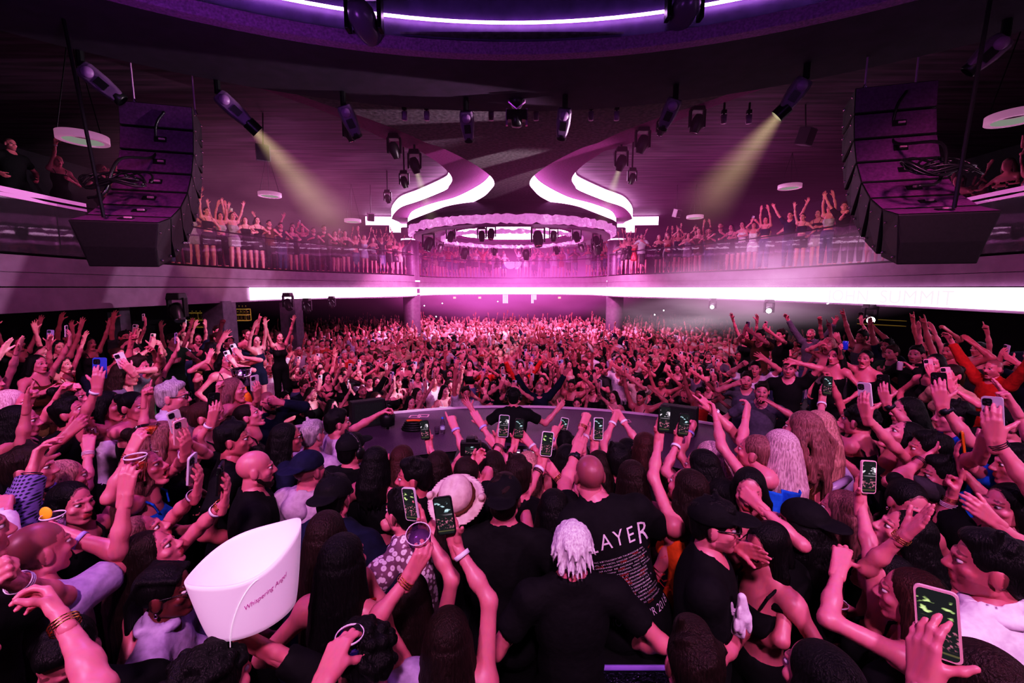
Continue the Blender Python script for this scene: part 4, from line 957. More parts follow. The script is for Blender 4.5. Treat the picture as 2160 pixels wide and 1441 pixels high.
def phone(pos,M,case,label,v=0,group=None,landscape=False,scr=True):
    """M columns: x width, y back (away from viewer), z long axis; screen faces -y"""
    if landscape: M=np.stack([M[:,2],M[:,1],-M[:,0]],1)
    r=bpy.data.objects.new('phone',None); COL.objects.link(r); tag(r,label,'phone',group)
    X=Matrix([[*M[i],pos[i]] for i in range(3)]+[[0,0,0,1]]); r.matrix_world=X
    key=(case,v)
    if key not in PHM:
        V,F=rbox(.076,.156,.010,.012); cm=mat('phone_case_'+case,PH[case],.35)
        a=new_mesh('phone_case',V,F,False,[cm])
        V,F=rbox(.066,.146,.002,.009); s=new_mesh('screen',[(x,y-.0055,z) for x,y,z in V],F,False,[screen_mat(v)])
        V,F=rbox(.034,.036,.004,.008); b=new_mesh('camera_bump',[(x+.016,y+.0065,z+.05) for x,y,z in V],F,False,[M_BLACK])
        mb=MB()
        for (x,z) in ((.009,.058),(.009,.042),(.024,.05)): mb.lathe([(.001,.0),(.006,.0),(.007,-.003)],10,rotx(PI/2)*np.array([1,1,1]),(x,.0088,z))
        l=new_mesh('lens',mb.v,mb.f,False,[mat('lens_dark',(.06,.05,.08),.05)])
        PHM[key]=(a,s,b,l)
    a,s,b,l=PHM[key]; ca=link('phone_case',a,r); link('screen',s,r); bb=link('camera_bump',b,r); link('lens',l,bb); return r
def drink(kind,pos,up,label,col=(.5,.1,.05),sc=1.0):
    M=frame([0,1,.01],up)*sc; r=bpy.data.objects.new({'wine':'wine_glass','can':'drink_can','martini':'cocktail_glass'}.get(kind,'drink_cup'),None); COL.objects.link(r); tag(r,label,'drink')
    r.matrix_world=Matrix([[*M[i],pos[i]] for i in range(3)]+[[0,0,0,1]]); G=glassmat('cup_plastic',(.88,.78,.9),.24); lm=mat('drink_%02x%02x%02x'%tuple(int(q*255) for q in col),col,.15)
    if kind=='cup':
        MB().lathe([(.001,-.06),(.032,-.06),(.043,.06),(.041,.062)],24).obj('cup_wall',G,r,True); MB().lathe([(.001,-.056),(.0315,-.056),(.039,.025),(.001,.026)],24).obj('drink_liquid',lm,r,True)
        MB().lathe([(.0425,.056),(.0445,.06),(.0425,.064),(.0405,.06),(.0425,.056)],24).obj('cup_rim',mat('rim_white',(.8,.7,.8),.3),r,True)
    elif kind in('wine','martini'):
        MB().lathe([(.035,-.11),(.034,-.107),(.005,-.10),(.004,-.03)]+([(.02,-.01),(.036,.02),(.038,.05),(.032,.085)] if kind=='wine' else [(.006,-.02),(.055,.05)]),24).obj('glass_wall',G,r,True)
        MB().lathe([(.001,-.018),(.018,-.008),(.033,.02),(.034,.035),(.001,.035)] if kind=='wine' else [(.001,-.02),(.045,.036),(.001,.037)],24).obj('drink_liquid',lm,r,True)
    elif kind=='can':
        MB().lathe([(.001,-.06),(.028,-.06),(.033,-.052),(.033,.05),(.027,.06)],24).obj('can_body',lm,r,True); MB().lathe([(.027,.059),(.001,.057)],24).obj('can_lid',M_CHROME,r)
    return r
# ================================================================== the people one can tell apart
DJ=np.array([0.1,5.9])
FLOORS=[]
def solve_hand(S,px,py,reach,fw,near,dd):
    d=ray(px,py); 
    if dd is not None: return CAM+d*dd
    oc=CAM-S; a=d@d; b=2*d@oc; cc=oc@oc-reach*reach; D=b*b-4*a*cc
    if D<0: t=-b/(2*a)
    else:
        t1=(-b-math.sqrt(D))/(2*a); t2=(-b+math.sqrt(D))/(2*a)
        p1,p2=CAM+d*t1,CAM+d*t2
        t=t1 if ((p1-p2)@fw>0) else t2
        if near: t=t1
    return CAM+d*t
def AR(px,py,p='open',r=.93,near=False,d=None,**kw): return dict(px=px,py=py,p=p,r=r,near=near,d=d,**kw)
HEROES=[]
def H(label,hx,hy,d,yaw=None,tier=None,L=None,R=None,group=None,dy=0,extra=None,lod=0,**kw):
    C=at(hx,hy,d); sex=kw.get('sex','f'); k=1.03 if sex=='m' else .95
    y=math.atan2(DJ[0]-C[0],DJ[1]-C[1])+math.radians(dy) if yaw is None else math.radians(yaw)
    fx=[0,.4,.9] if tier is None else [tier]
    need=C[2]-1.56*k; foot=min(fx,key=lambda f:abs(f-need)) if tier is None else tier
    if tier is None:
        ax=abs(C[0]); foot=.4 if ax>4.4 else 0.0
    fw=np.array([math.sin(y),math.cos(y),0]); rt=np.array([math.cos(y),-math.sin(y),0])
    lean=kw.get('lean',0); side=kw.get('side',0)
    S=nrm(np.array([0,0,1.])+fw*math.tan(math.radians(lean))+rt*math.tan(math.radians(side)))
    N=C-S*.178*k-fw*.03; sw=(.185 if sex=='m' else .16)*k
    held=[]
    for s,A in ((-1,L),(1,R)):
        if A is None or 't' in A: continue
        q=N+rt*s*sw; hl=.075
        reach=(.295+.262)*k*A['r']+hl
        T=solve_hand(q,A['px'],A['py'],reach,fw,A['near'],A['d'])
        A['t']=q+(T-q)*(1-hl/max(np.linalg.norm(T-q),.2))
    need_leg=C[2]-foot
    if lod==0: res=dict(hb=.0145 if d<2.2 else .018 if d<2.7 else .021,hc=.015 if d<2.4 else .021,hh=.005 if d<2.1 else .0062 if d<2.7 else .0076,hd=.0048 if d<2.3 else .0062,hhair=.008 if d<2.2 else .0115)
    else: res=dict(hb=.022,hc=.023,hh=.0082,hd=.0068,hhair=.014)
    o=build(C,y,foot=foot,L=L,R=R,**res,**kw)
    ex=extra(o) if extra else ()
    r=put_person(o,label,group,ex); o.root=r
    for i,A in enumerate((L,R)):
        if A is None: continue
        h=A.get('h')
        if not h: continue
        W,M,s,hs=o.hands[i]; P=W+(M@np.array([0,.036,.085]))*hs
        if h[0]=='phone':
            z=nrm(M[:,2]*.7+np.array([0,0,.6])); Mp=frame(-(o.C-P)*np.array([1,1,.45]),z) if not A.get('cam') else frame(P-CAM+np.array([.12,0,0]),np.array([0,.2,1.]))
            P=W+M@np.array([0,.036,.10])+z*.035
            phone(P,Mp,h[1],h[2],v=h[3] if len(h)>3 else len(HEROES),landscape=(len(h)>4 and h[4]))
        elif h[0]=='lphone': pass
        else:
            up=np.array([0,0,1.])+ (np.array(A.get('tip',(0,0,0)))); P2=W+M@np.array([0,.066,.098])
            drink(h[0],P2,up,h[2],h[1],A.get('sc',1.0))
    HEROES.append((C,foot)); return o
PHN=lambda case,label,v=0,land=False:('phone',case,label,v,land)
M_=dict(sex='m'); 
# ---------------- performer
H('dark-haired performer in black tee seen from behind, arms spread wide at the booth',1083,838,5.75,yaw=0,tier=0,sex='m',hair=('short','black'),top=('tee','black'),L=AR(984,862,'open',d=5.9,pole=(-.6,.2,-.6)),R=AR(1188,861,'claw',d=5.9,pole=(.6,.2,-.6)),skin='m',acc=[('headphones',)],bulk=1.08)
# ---------------- near centre, backs to us
def backprint(o):
    import mathutils
    from mathutils.bvhtree import BVHTree
    V,Q=o.top; bv=BVHTree.FromPolygons([Vector(v) for v in V],[tuple(q) for q in Q]); out=[]
    def txt(s,size,u,v,shear=0,font_w=1.0,ang=0):
        cu=bpy.data.curves.new('t','FONT'); cu.body=s; cu.size=size; cu.align_x='CENTER'; cu.shear=shear; cu.resolution_u=2
        ob=bpy.data.objects.new('t',cu); COL.objects.link(ob); dg=bpy.context.evaluated_depsgraph_get(); me=ob.evaluated_get(dg).to_mesh()
        P=np.array([list(q.co) for q in me.vertices]); F=[list(p.vertices) for p in me.polygons]; ob.evaluated_get(dg).to_mesh_clear(); bpy.data.objects.remove(ob)
        ca,sa=math.cos(ang),math.sin(ang); VV=[]
        for x,y,_ in P:
            x*=font_w; X=u+x*ca-y*sa; Y=v+x*sa+y*ca
            st=o.N-o.S*(.06-Y)+o.r*X-o.f*.45; hit=bv.ray_cast(Vector(st),Vector(o.f))
            q=np.array(hit[0])-o.f*.004 if hit[0] is not None else st+o.f*.33
            VV.append(q)
        return VV,F
    W,R=([],[]),([],[])
    def addto(T,vf): b=len(T[0]); T[0].extend(vf[0]); T[1].extend([[b+i for i in f] for f in vf[1]])
    for k,(ch,u,sz,a,dv) in enumerate((('S',-.135,.10,.2,-.02),('L',-.09,.075,.1,0),('A',-.035,.075,.0,.008),('Y',.022,.075,.0,.008),('E',.075,.075,-.05,0),('R',.13,.105,-.15,-.03))): addto(W,txt(ch,sz*1.35,u*1.2,-.085+dv,shear=.1,font_w=.9,ang=a))
    rn=random.Random(4); rows=['CITY HALL','ARENA','DATES']
    for k in range(16):
        y=-.135-.0158*k
        addto(W,txt(''.join(rn.choice('ABCDEFGHIKLMNOPRSTUVW') if rn.random()>.14 else ' ' for _ in range(rn.randint(28,36))),.0112,.01,y,font_w=1.35))
        for q in range(rn.randint(2,4)): addto(R,txt(rn.choice(('ARENA','PARK','HALL','CLUB')),.0112,rn.choice((-.19,-.1,.0,.1,.2))+rn.uniform(-.02,.02),y-.0079,font_w=1.3))
    addto(W,txt('WORLD TOUR 2018',.044,.02,-.43,font_w=.85)); addto(R,txt('*',.085,-.185,-.47))
    nw=len(W[0]); cols=np.tile(np.array([.8,.74,.78]),(nw+len(R[0]),1)); cols[nw:]=(.55,.03,.04)
    return [('shirt_lettering',np.array(W[0]+R[0]),W[1]+[[nw+i for i in f] for f in R[1]],'skin',cols)]
mat('print_white',(.8,.74,.78),.7); mat('print_red',(.55,.03,.04),.7)
H('man in black band tour tee with white lettering on its back, one arm raised',1243,1005,2.32,yaw=-6,sex='m',hair=('buzz','brown'),top=('tee','black'),side=-15,lean=14,L=AR(1216,945,'flat',r=.97),R=AR(1385,1240,'relax',r=.8,pole=(1,-.2,.1)),bulk=1.2,extra=backprint,acc=[('watch','L','bandb')])
H('person with spiky white hair and black tee, seen from behind',1206,1150,1.95,yaw=-4,sex='m',hair=('spiky','white'),top=('tee','black'),L=AR(1112,1285,'fist',r=.55,pole=(-.7,-.5,-.6)),R=None,bulk=1.0,acc=[('necklace',),('bangle','L','gold'),('glasses',)],pitch=6)
H('broad man in backwards black cap and black tee, bent arm with white wristband',1064,1052,2.2,yaw=6,sex='m',hair=('short','brown'),top=('tee','black'),L=AR(994,1022,'claw',r=.80,pole=(-.9,.2,-.5)),R=None,acc=[('capback','black'),('band','L','bandw'),('necklace',)],bulk=1.12)
H('woman with long dark hair raising a cup and a black phone below the floral shirt',946,1345,1.62,yaw=0,hair=('long','brown'),top=('tank','black'),L=AR(866,1172,'cup',d=1.62,r=.95,bend=(0,0,.3),palm=(.3,.7,0),h=('cup',(.13,.06,.16),'clear plastic cup with purple drink and vape, held up before the floral shirt'),tip=(0,-.55,0),sc=1.12),R=AR(951,1108,'phone',d=1.78,r=.96,h=PHN('black','black phone held high beside the cowboy hat',1)),acc=[('band','R','bandw',.05),('bangle','L','gold')],length=.4)
H('woman with long brown hair holding a phone up in front of the floral shirt man',868,1262,1.95,yaw=4,hair=('long','brown'),top=('tank','black'),L=None,R=AR(888,1082,'phone',d=2.0,r=.96,h=PHN('white','phone in pale case showing the room, held up beside the floral shirt man',3)),length=.4)
H('woman with very long straight dark hair, bare shoulders, below the navy jacket',725,1185,1.72,yaw=10,hair=('long','black'),top=('tank','red'),L=None,R=None,length=.55)
H('woman with glossy centre-parted dark hair, bare pink shoulder, beside the white bucket',690,1130,1.95,yaw=-5,hair=('long','brown'),top=('strapless','black'),L=None,R=None,length=.6)
H('person with dark wavy hair drinking from a clear cup at the bottom edge',762,1392,1.42,yaw=-55,sex='m',hair=('curly','black'),top=('tee','lav'),L=AR(690,1385,'cup',r=.5,near=True,h=('cup',(.08,.1,.5),'clear cup with blue drink at the drinking person lips')),R=None)
H('man in white floral shirt with faded dark hair, turned away',848,1080,2.32,yaw=-55,sex='m',hair=('short','black'),top=('shirt','floral'),stub=.5,lean=8,bulk=1.15,L=AR(830,1190,'relax',r=.6),R=None)
H('man in black jacket in sharp profile, open hand raised beside his face',873,1008,2.62,yaw=-92,sex='m',hair=('short','black'),top=('jacket','black'),stub=.6,skin='t',L=None,R=AR(818,1003,'open',r=.72,pole=(.3,.4,-.9),palm=(0,-.6,-.4)))
H('broad man in navy jacket with small white crosshatch logo and dark hat',706,1052,2.3,yaw=4,sex='m',hair=('short','black'),top=('jacket','navy'),L=None,R=None,bulk=1.3,acc=[('capback','black'),('sunglasses',)],lean=12,
  extra=lambda o:[('jacket_logo',*(lambda mb:(np.array(mb.v),mb.f))(MB().tube([o.N-o.S*.1-o.f*.175+o.r*.015,o.N-o.S*.17-o.f*.175-o.r*.02],.0035,4).tube([o.N-o.S*.1-o.f*.175-o.r*.01,o.N-o.S*.17-o.f*.175+o.r*.025],.0035,4).tube([o.N-o.S*.12-o.f*.175-o.r*.03,o.N-o.S*.15-o.f*.175+o.r*.035],.0035,4).tube([o.N-o.S*.15-o.f*.175-o.r*.03,o.N-o.S*.12-o.f*.175+o.r*.035],.0035,4)),'print_white',None)])
H('man in navy cap and pale lilac hoodie, back turned',652,992,2.7,yaw=22,sex='m',hair=('buzz','brown'),top=('hoodie','lgrey'),L=None,R=None,acc=[('capback','navy')],bulk=1.1,stub=.4)
H('person in pink cowboy hat tilted back, arms up behind it',966,1062,2.3,yaw=5,hair=('long','brown'),top=('tank','black'),pitch=28,L=AR(1005,965,'grip',r=.97),R=None,acc=[('hat','cream')],length=.3)
H('bald bearded man in black jacket, profile towards the stage',540,990,2.65,yaw=58,sex='m',hair=('bald','brown'),top=('jacket','black'),L=None,R=None,acc=[('beard',)],bulk=1.15,stub=.7)
H('man with short black hair and black tee, profile, behind the bald man',493,928,2.9,yaw=68,sex='m',hair=('short','black'),top=('tee','black'),L=None,R=None,skin='t',bulk=1.2)
H('woman with long black hair, glasses and navy top, profile',606,925,3.2,yaw=58,hair=('long','black'),top=('long','navy'),L=None,R=None,acc=[('glasses',)],length=.38,skin='t')
H('grey-haired man in light grey tee, seen from behind',660,918,3.55,yaw=18,sex='m',hair=('short','grey'),top=('tee','lgrey'),L=None,R=None,bulk=1.05)
H('smiling man in grey tee stretching his arm to the stage lamp',712,893,3.75,yaw=52,sex='m',hair=('short','black'),top=('tee','lgrey'),L=AR(812,868,'grip',r=.98,palm=(0,1,0)),R=None,mouth=0,stub=.3)
H('man in black cap and headphones with white scrawl on his black tee',742,950,3.15,yaw=25,sex='m',hair=('short','black'),top=('tee','black'),L=None,R=None,acc=[('cap','black'),('headphones',)],bulk=1.1)
H('woman with dark hair and bare shoulder, seen from behind beside the headphones man',795,975,3.0,yaw=12,hair=('long','black'),top=('crop','black'),L=None,R=None,length=.3)
H('woman with straight auburn hair raising a phone to the booth',850,972,3.1,yaw=6,hair=('long','auburn'),top=('tank','black'),L=None,R=AR(908,930,'phone',r=.9,h=PHN('black','dark phone raised beside the water bottle',2)),length=.34)
H('woman with brown hair, arm stretched up pointing with one finger',925,985,3.0,yaw=2,hair=('long','brown'),top=('tank','black'),L=None,R=AR(957,882,'point',r=.97),acc=[('band','R','bandl')],length=.34)
H('photographer with dark hair lifting a black camera in both hands',985,1000,2.75,yaw=0,sex='f',hair=('pony','brown'),top=('tank','black'),L=AR(978,952,'grip',r=.85),R=AR(1012,958,'grip',r=.85,pole=(.9,0,-.4)),acc=[('bangle','R','bandb')])
H('woman with dark hair, flat hand raised with lilac wristband left of the performer',1012,965,3.2,yaw=0,hair=('long','black'),top=('tank','black'),L=None,R=AR(1010,880,'flat',r=.98),acc=[('band','R','bandl')],length=.3)
H('woman with brown hair, fist raised just before the performer',1040,985,2.95,yaw=2,hair=('long','brown'),top=('tank','dkgrey'),L=None,R=AR(1037,925,'fist',r=.93),acc=[('bangle','R','gold')],length=.3)
H('person filming the performer back with a large phone held high',1092,1005,2.55,yaw=-3,sex='m',hair=('short','brown'),top=('tee','black'),L=AR(1057,925,'phone',r=.98,h=PHN('clear','large phone showing the performer, held highest at the centre',2)),R=None,acc=[('bangle','L','bandb')])
H('woman with blonde hair holding a phone with both hands behind the performer',1112,985,3.1,yaw=-2,hair=('long','blonde'),top=('tank','black'),L=AR(1088,925,'phone',r=.93,h=PHN('black','small bright phone screen behind the performer shoulder',1)),R=AR(1112,922,'flat',r=.9),acc=[('band','R','bandw')],length=.3)
H('woman with long straight black hair holding a wide phone, beside the spiky white hair',1168,1075,2.35,yaw=0,hair=('long','black'),top=('tank','black'),L=AR(1146,960,'phone',r=.96,h=PHN('white','phone in white case framed by raised arms at the booth',3)),R=AR(1166,985,'flat',r=.9),acc=[('band','L','bandw'),('bangle','L','bandb',.06),('bangle','R','gold')],length=.5)
H('woman with dark hair making a peace sign beside the mixer',1195,970,3.1,yaw=-4,hair=('long','black'),top=('tank','black'),L=AR(1168,905,'peace',r=.94),R=None,acc=[('band','L','bandl')],length=.28)
H('person with short dark hair filming beside the right-hand media player',1192,940,3.7,yaw=-6,sex='m',hair=('short','black'),top=('tee','black'),L=AR(1183,917,'phone',r=.8,h=PHN('white','bright phone screen in front of the media player',1)),R=None)
H('woman with brown hair, fist thrust up highest beside the performer arm',1262,985,2.95,yaw=-6,hair=('long','brown'),top=('tank','black'),L=AR(1233,875,'fist',r=.98),R=None,acc=[('bangle','L','gold')],length=.3)
H('woman with dark bun, pointing finger raised with phone in other hand',1330,1010,2.6,yaw=-12,hair=('long','brown'),top=('tank','black'),L=AR(1250,930,'phone',r=.97,h=PHN('white','tall phone with bright screen beside a pointing finger',1)),R=None,length=.5)
H('person with short dark hair, tattooed arm pointing up',1302,975,2.9,yaw=-8,sex='m',hair=('short','black'),top=('tee','black'),L=AR(1232,905,'point',r=.97),R=None,acc=[('bangle','L','bandw')])
H('woman with dark bob, two fists up with white wristbands',1322,955,3.35,yaw=-8,hair=('long','black'),top=('tank','black'),L=AR(1296,872,'fist',r=.97),R=AR(1304,868,'point',r=.97),acc=[('band','L','bandw'),('band','R','bandw')],length=.18)
H('woman with long chestnut hair facing the booth, behind the tour tee man',1358,945,3.1,yaw=-14,hair=('long','auburn'),top=('tank','black'),L=None,R=AR(1372,960,'phone',r=.6,h=PHN('black','dark phone held low at chest height by the chestnut-haired woman',2)),length=.34)
H('woman in orange romper with dark hair, filming over her head',1448,1030,2.35,yaw=-32,hair=('long','brown'),top=('romper','orange'),pitch=18,L=AR(1386,908,'phone',r=.98,h=PHN('black','black phone held at the end of a straight arm by the orange romper woman',2)),R=AR(1414,1075,'relax',r=.55),length=.3,acc=[('band','R','bandw')])
H('woman with dark hair holding a dark phone upright, beyond the orange romper',1478,985,2.75,yaw=-38,hair=('long','black'),top=('tank','black'),L=AR(1425,918,'phone',r=.9,h=PHN('black','dark phone with reflective back beside the stage monitor',1)),R=None,acc=[('band','L','bandw')],length=.3)
H('blonde woman with shoulder-length waves, profile, thumb up raised',1495,965,3.0,yaw=-42,hair=('wavy','lblonde'),top=('strapless','white'),L=AR(1455,892,'fist',r=.92),R=None,acc=[('band','L','bandl')],length=.24)
H('woman with dark curly hair covering her mouth, sequinned pink top',1580,1035,2.35,yaw=-150,hair=('wavy','black'),top=('crop','sequin'),skin='m',L=AR(1582,1050,'grip',r=.35,near=True,d=2.2,pole=(-.8,.3,-.5)),R=None,length=.4)
H('woman in white tank top with dark hair, back half turned',1520,1050,2.5,yaw=-30,hair=('long','black'),top=('tank','white'),L=None,R=None,length=.3)
H('man in black cap, sunglasses and black tee with necklace, profile',1508,1108,2.0,yaw=112,sex='m',hair=('short','black'),top=('tee','black'),stub=.8,bulk=1.2,L=AR(1640,1195,'relax',r=.85,pole=(-.3,-.3,-1)),R=AR(1580,1350,'cup',r=.85,h=('cup',(.3,.25,.4),'clear cup with straw and white cloth held low by the man in sunglasses')),acc=[('cap','black'),('sunglasses',),('bangle','L','gold'),('necklace',)])
H('woman with long dark hair touching the face of the man in sunglasses',1612,1150,2.08,yaw=-105,hair=('wavy','black'),top=('bra','black'),roll=-18,pitch=-12,L=None,R=AR(1552,1148,'flat',r=.6,palm=(0,.5,0)),length=.5,acc=[('band','R','bandw'),('glasses',)],mouth=0)
H('woman with blonde ponytail and bare back, arms stretched to the stage',1592,955,2.68,yaw=-45,hair=('pony','highlight'),top=('crop','black'),pitch=8,L=AR(1500,858,'claw',r=.98),R=AR(1485,845,'horns',r=.95),acc=[('band','R','bandw')])
H('woman with straight platinum hair holding a blue jacket, back turned',1642,945,2.62,yaw=-25,hair=('long','lblonde'),top=('crop','black'),L=AR(1570,855,'claw',r=.97),R=None,length=.5)
H('woman with wavy brown highlighted hair in brown sequin dress, back turned',1692,905,2.72,yaw=-30,hair=('wavy','highlight'),top=('dress','sequin'),L=None,R=AR(1660,1010,'relax',r=.5,near=True),length=.42)
H('blonde woman in silver skirt holding a clear cup, behind the sequin dress',1722,900,3.0,yaw=-35,hair=('wavy','blonde'),top=('crop','black'),bot=('skirt','silver'),L=None,R=AR(1762,955,'cup',r=.5,pole=(1,-.2,-.5),h=('cup',(.45,.3,.4),'clear plastic cup held by the blonde woman in silver skirt')),length=.45)
# ---------------- right-hand side
H('woman with striped blonde highlights, seen from behind beside a tall raised phone',1775,1078,2.35,yaw=-40,hair=('long','highlight'),top=('tank','black'),L=None,R=None,length=.36)
H('woman with tattooed arm raising a rose-cased phone',1862,1215,1.95,yaw=-40,hair=('long','black'),top=('tank','black'),pitch=20,L=AR(1810,1030,'phone',r=.98,h=PHN('pink','rose-cased phone held high above the highlighted hair',2)),R=None,acc=[('sunglasses',)],length=.3)
H('frowning woman with slicked-back dark hair and bare shoulders',1915,1062,2.3,yaw=-170,hair=('bun','black'),top=('tank','black'),L=None,R=None,pitch=-12,acc=[('earring',)])
H('woman with gold hoop earring, chin raised, hand held flat to her brow',1905,1125,2.05,yaw=-62,hair=('long','black'),top=('tank','pink'),pitch=22,L=AR(1905,1102,'flat',r=.72,pole=(.2,.4,-.9)),R=None,acc=[('earring',),('necklace',),('bangle','L','gold')],length=.34)
H('woman with brown hair reaching out a pale open hand with spread fingers',1922,1262,1.68,yaw=-42,hair=('long','auburn'),top=('tank','black'),L=AR(1742,1158,'claw',d=1.88,r=.98,palm=(0,.2,-1)),R=AR(1795,1305,'cup',r=.6,pole=(.6,-.3,-.7),h=('cup',(.4,.1,.08),'clear cup of red drink held by long-nailed fingers')),acc=[('scrunchie','R','bandp')],length=.36)
H('man in white shirt with swept dark hair, large profile at the edge',2085,1195,1.5,yaw=-18,turn=-34,sex='m',hair=('short','black'),top=('shirt','white'),skin='t',L=None,R=None,bulk=1.15,stub=.4)
H('person filming with a white-framed phone held closest to us',2105,1600,1.02,yaw=-25,hair=('long','brown'),top=('tank','black'),L=AR(1925,1372,'phone',d=.98,r=.9,cam=True,h=PHN('pink','white-framed phone held closest to us, screen lit with stage lights',3)),R=None,length=.2)
H('person with brown hair at the bottom edge, only crown showing beside white shirt',2052,1445,1.12,yaw=-30,hair=('long','brown'),top=('tank','black'),L=None,R=None,length=.3)
H('person with dark cropped hair at the bottom edge below the sunglasses man',1462,1400,1.32,yaw=5,sex='m',hair=('short','brown'),top=('tee','black'),L=None,R=None)
H('person with dark wavy hair at the bottom edge beside the long-nailed hand',1730,1440,1.22,yaw=-15,hair=('wavy','black'),top=('tee','black'),L=None,R=None,length=.3)
H('person in black cap and black top with white script print',1690,1105,2.15,yaw=-35,sex='f',hair=('long','black'),top=('tee','black'),L=None,R=None,acc=[('capback','black')],length=.3)
H('bearded man with dark hair in profile, ringed finger pointing up',1985,1005,2.55,yaw=-68,sex='m',hair=('short','black'),top=('tee','black'),stub=.9,skin='m',L=None,R=AR(2022,1045,'point',r=.55,pole=(.8,0,-.7),d=2.4),acc=[('bangle','R','gold'),('bangle','R','bandw',.07)])
H('laughing woman with head thrown back, bare shoulders, phone arm up',1905,922,2.9,yaw=-68,hair=('wavy','black'),top=('strapless','black'),pitch=32,mouth=1,L=AR(1812,862,'phone',r=.97,h=PHN('white','patterned phone raised by the laughing woman',1)),R=None,length=.32)
H('man in dark grey tee with a hand on his head and black wrist straps',1958,950,2.7,yaw=-58,sex='m',hair=('short','black'),top=('tee','dkgrey'),L=AR(1932,945,'open',r=.6,pole=(-.6,.4,-.7),d=2.62),R=None,acc=[('bangle','L','bandb')])
H('smiling woman with straight dark hair lifting a phone, dark smartwatch',1912,868,3.5,yaw=-75,hair=('long','black'),top=('tank','black'),mouth=0,L=AR(1858,838,'phone',r=.9,h=PHN('black','black phone lifted by the smiling woman with smartwatch',2)),R=None,acc=[('watch','L','bandb')],length=.3)
H('woman with curly hair wearing a sequin belt, back turned near the banister',1812,890,3.2,yaw=-20,hair=('curly','black'),top=('tank','sequinb'),L=AR(1727,835,'phone',r=.95,h=PHN('black','dark phone at the end of an arm with white wristband, over the banister',1)),R=AR(1785,905,'claw',r=.5),acc=[('band','L','bandw')])
H('person at the edge raising an orange phone with a straight arm',2175,1100,2.3,yaw=-62,hair=('long','brown'),top=('tank','black'),L=AR(1997,958,'phone',r=1.0,h=PHN('orange','bright orange phone held out at arm length')),R=None,length=.3)
H('woman with dark eye make-up peering in at the edge under a crossing arm',2125,1068,2.2,yaw=-85,hair=('long','black'),top=('tank','black'),L=AR(2075,1085,'relax',r=.7,d=1.9),R=None,length=.3)
H('person with black hair in blue sleeve raising a phone with black strap at the edge',2150,985,2.35,yaw=-60,sex='m',hair=('short','black'),top=('tee','blue'),L=AR(2085,905,'phone',r=.9,h=PHN('clear','phone with black wrist strap raised at the edge')),R=AR(2062,945,'phone',r=.92,h=PHN('black','grey phone with rows of lenses, second from the edge')),acc=[('bangle','L','bandb')])
H('man with raised hand and dark cap at the far edge',2120,895,2.9,yaw=-60,sex='m',hair=('short','black'),top=('tee','black'),L=AR(2135,840,'peace',r=.8),R=None,acc=[('cap','black')])
H('bearded man with smartwatch filming, between the orange phone and smiling woman',2010,880,3.1,yaw=-65,sex='m',hair=('short','black'),top=('tee','blue'),L=AR(1978,840,'phone',r=.85,h=PHN('black','black phone above the smartwatch arm')),R=None,acc=[('watch','L','bandb')])
# standing higher at the right-hand back
H('woman in black strapless dress with long dark hair, hand on hip',1762,752,6.0,yaw=-110,tier=.4,hair=('long','black'),top=('strapless','black'),bot=('skirt','black'),L=None,R=None,lod=1)
H('blonde laughing woman with both arms up holding a blue can',1747,728,6.5,yaw=-120,tier=.4,hair=('wavy','blonde'),top=('strapless','cream'),L=AR(1768,712,'grip',r=.97),R=AR(1735,720,'open',r=.8),lod=1,mouth=1)
H('tan woman in black one-shoulder dress, arm flung up to the side',1825,757,5.9,yaw=-120,tier=.4,hair=('pony','black'),top=('strapless','black'),bot=('skirt','black'),L=None,R=AR(1768,735,'grip',r=.97,h=('can',(.03,.08,.6),'blue drink can raised above the strapless dresses')),lod=1,mouth=1)
H('man with black unbuttoned shirt and pale belted trousers holding a can',1932,748,5.9,yaw=-115,tier=.4,sex='m',hair=('short','black'),top=('shirt','black'),bot=('trousers','cream'),stub=.8,L=AR(1912,775,'cup',r=.55,h=('can',(.5,.45,.5),'pale drink can held by the man in the black shirt')),R=None,lod=1)
H('woman in tan top filming with a patterned phone, behind the dark-haired crowd',2005,792,4.6,yaw=-100,tier=.4,hair=('bun','brown'),top=('tee','tan'),L=AR(1998,815,'phone',r=.6,h=PHN('pink','pink patterned phone held before the tan top')),R=None,mouth=1,lod=1)
H('woman with dark hair half hidden behind her own phone, beside the tan top',1972,768,5.0,yaw=-110,tier=.4,hair=('long','black'),top=('tank','black'),L=AR(1958,795,'phone',r=.55,h=PHN('pink','red-tinged phone hiding a woman chin')),R=None,lod=1)
H('man in white tee with arms raised among the seated-level crowd',1592,778,6.6,yaw=-150,tier=None,sex='m',hair=('short','black'),top=('tee','white'),L=AR(1612,750,'open',r=.8),R=AR(1565,765,'fist',r=.8),lod=1,stub=.5)
H('man in black and grey colour-block tee, hand to his chin',1575,802,6.0,yaw=-150,tier=None,sex='m',hair=('short','brown'),top=('tee','grey'),L=None,R=AR(1558,805,'fist',r=.6),lod=1,stub=.7)
H('bearded man in grey tee with striped wristband, below the colour-block tee',1607,826,5.3,yaw=-150,tier=None,sex='m',hair=('short','brown'),top=('tee','grey'),acc=[('beard',)],L=AR(1625,850,'relax',r=.5),R=None,lod=1)
H('man in black tee facing the camera beside the white tee',1665,778,5.8,yaw=-140,tier=.4,sex='m',hair=('short','brown'),top=('tee','black'),L=AR(1675,755,'claw',r=.6),R=None,lod=1,stub=.6)
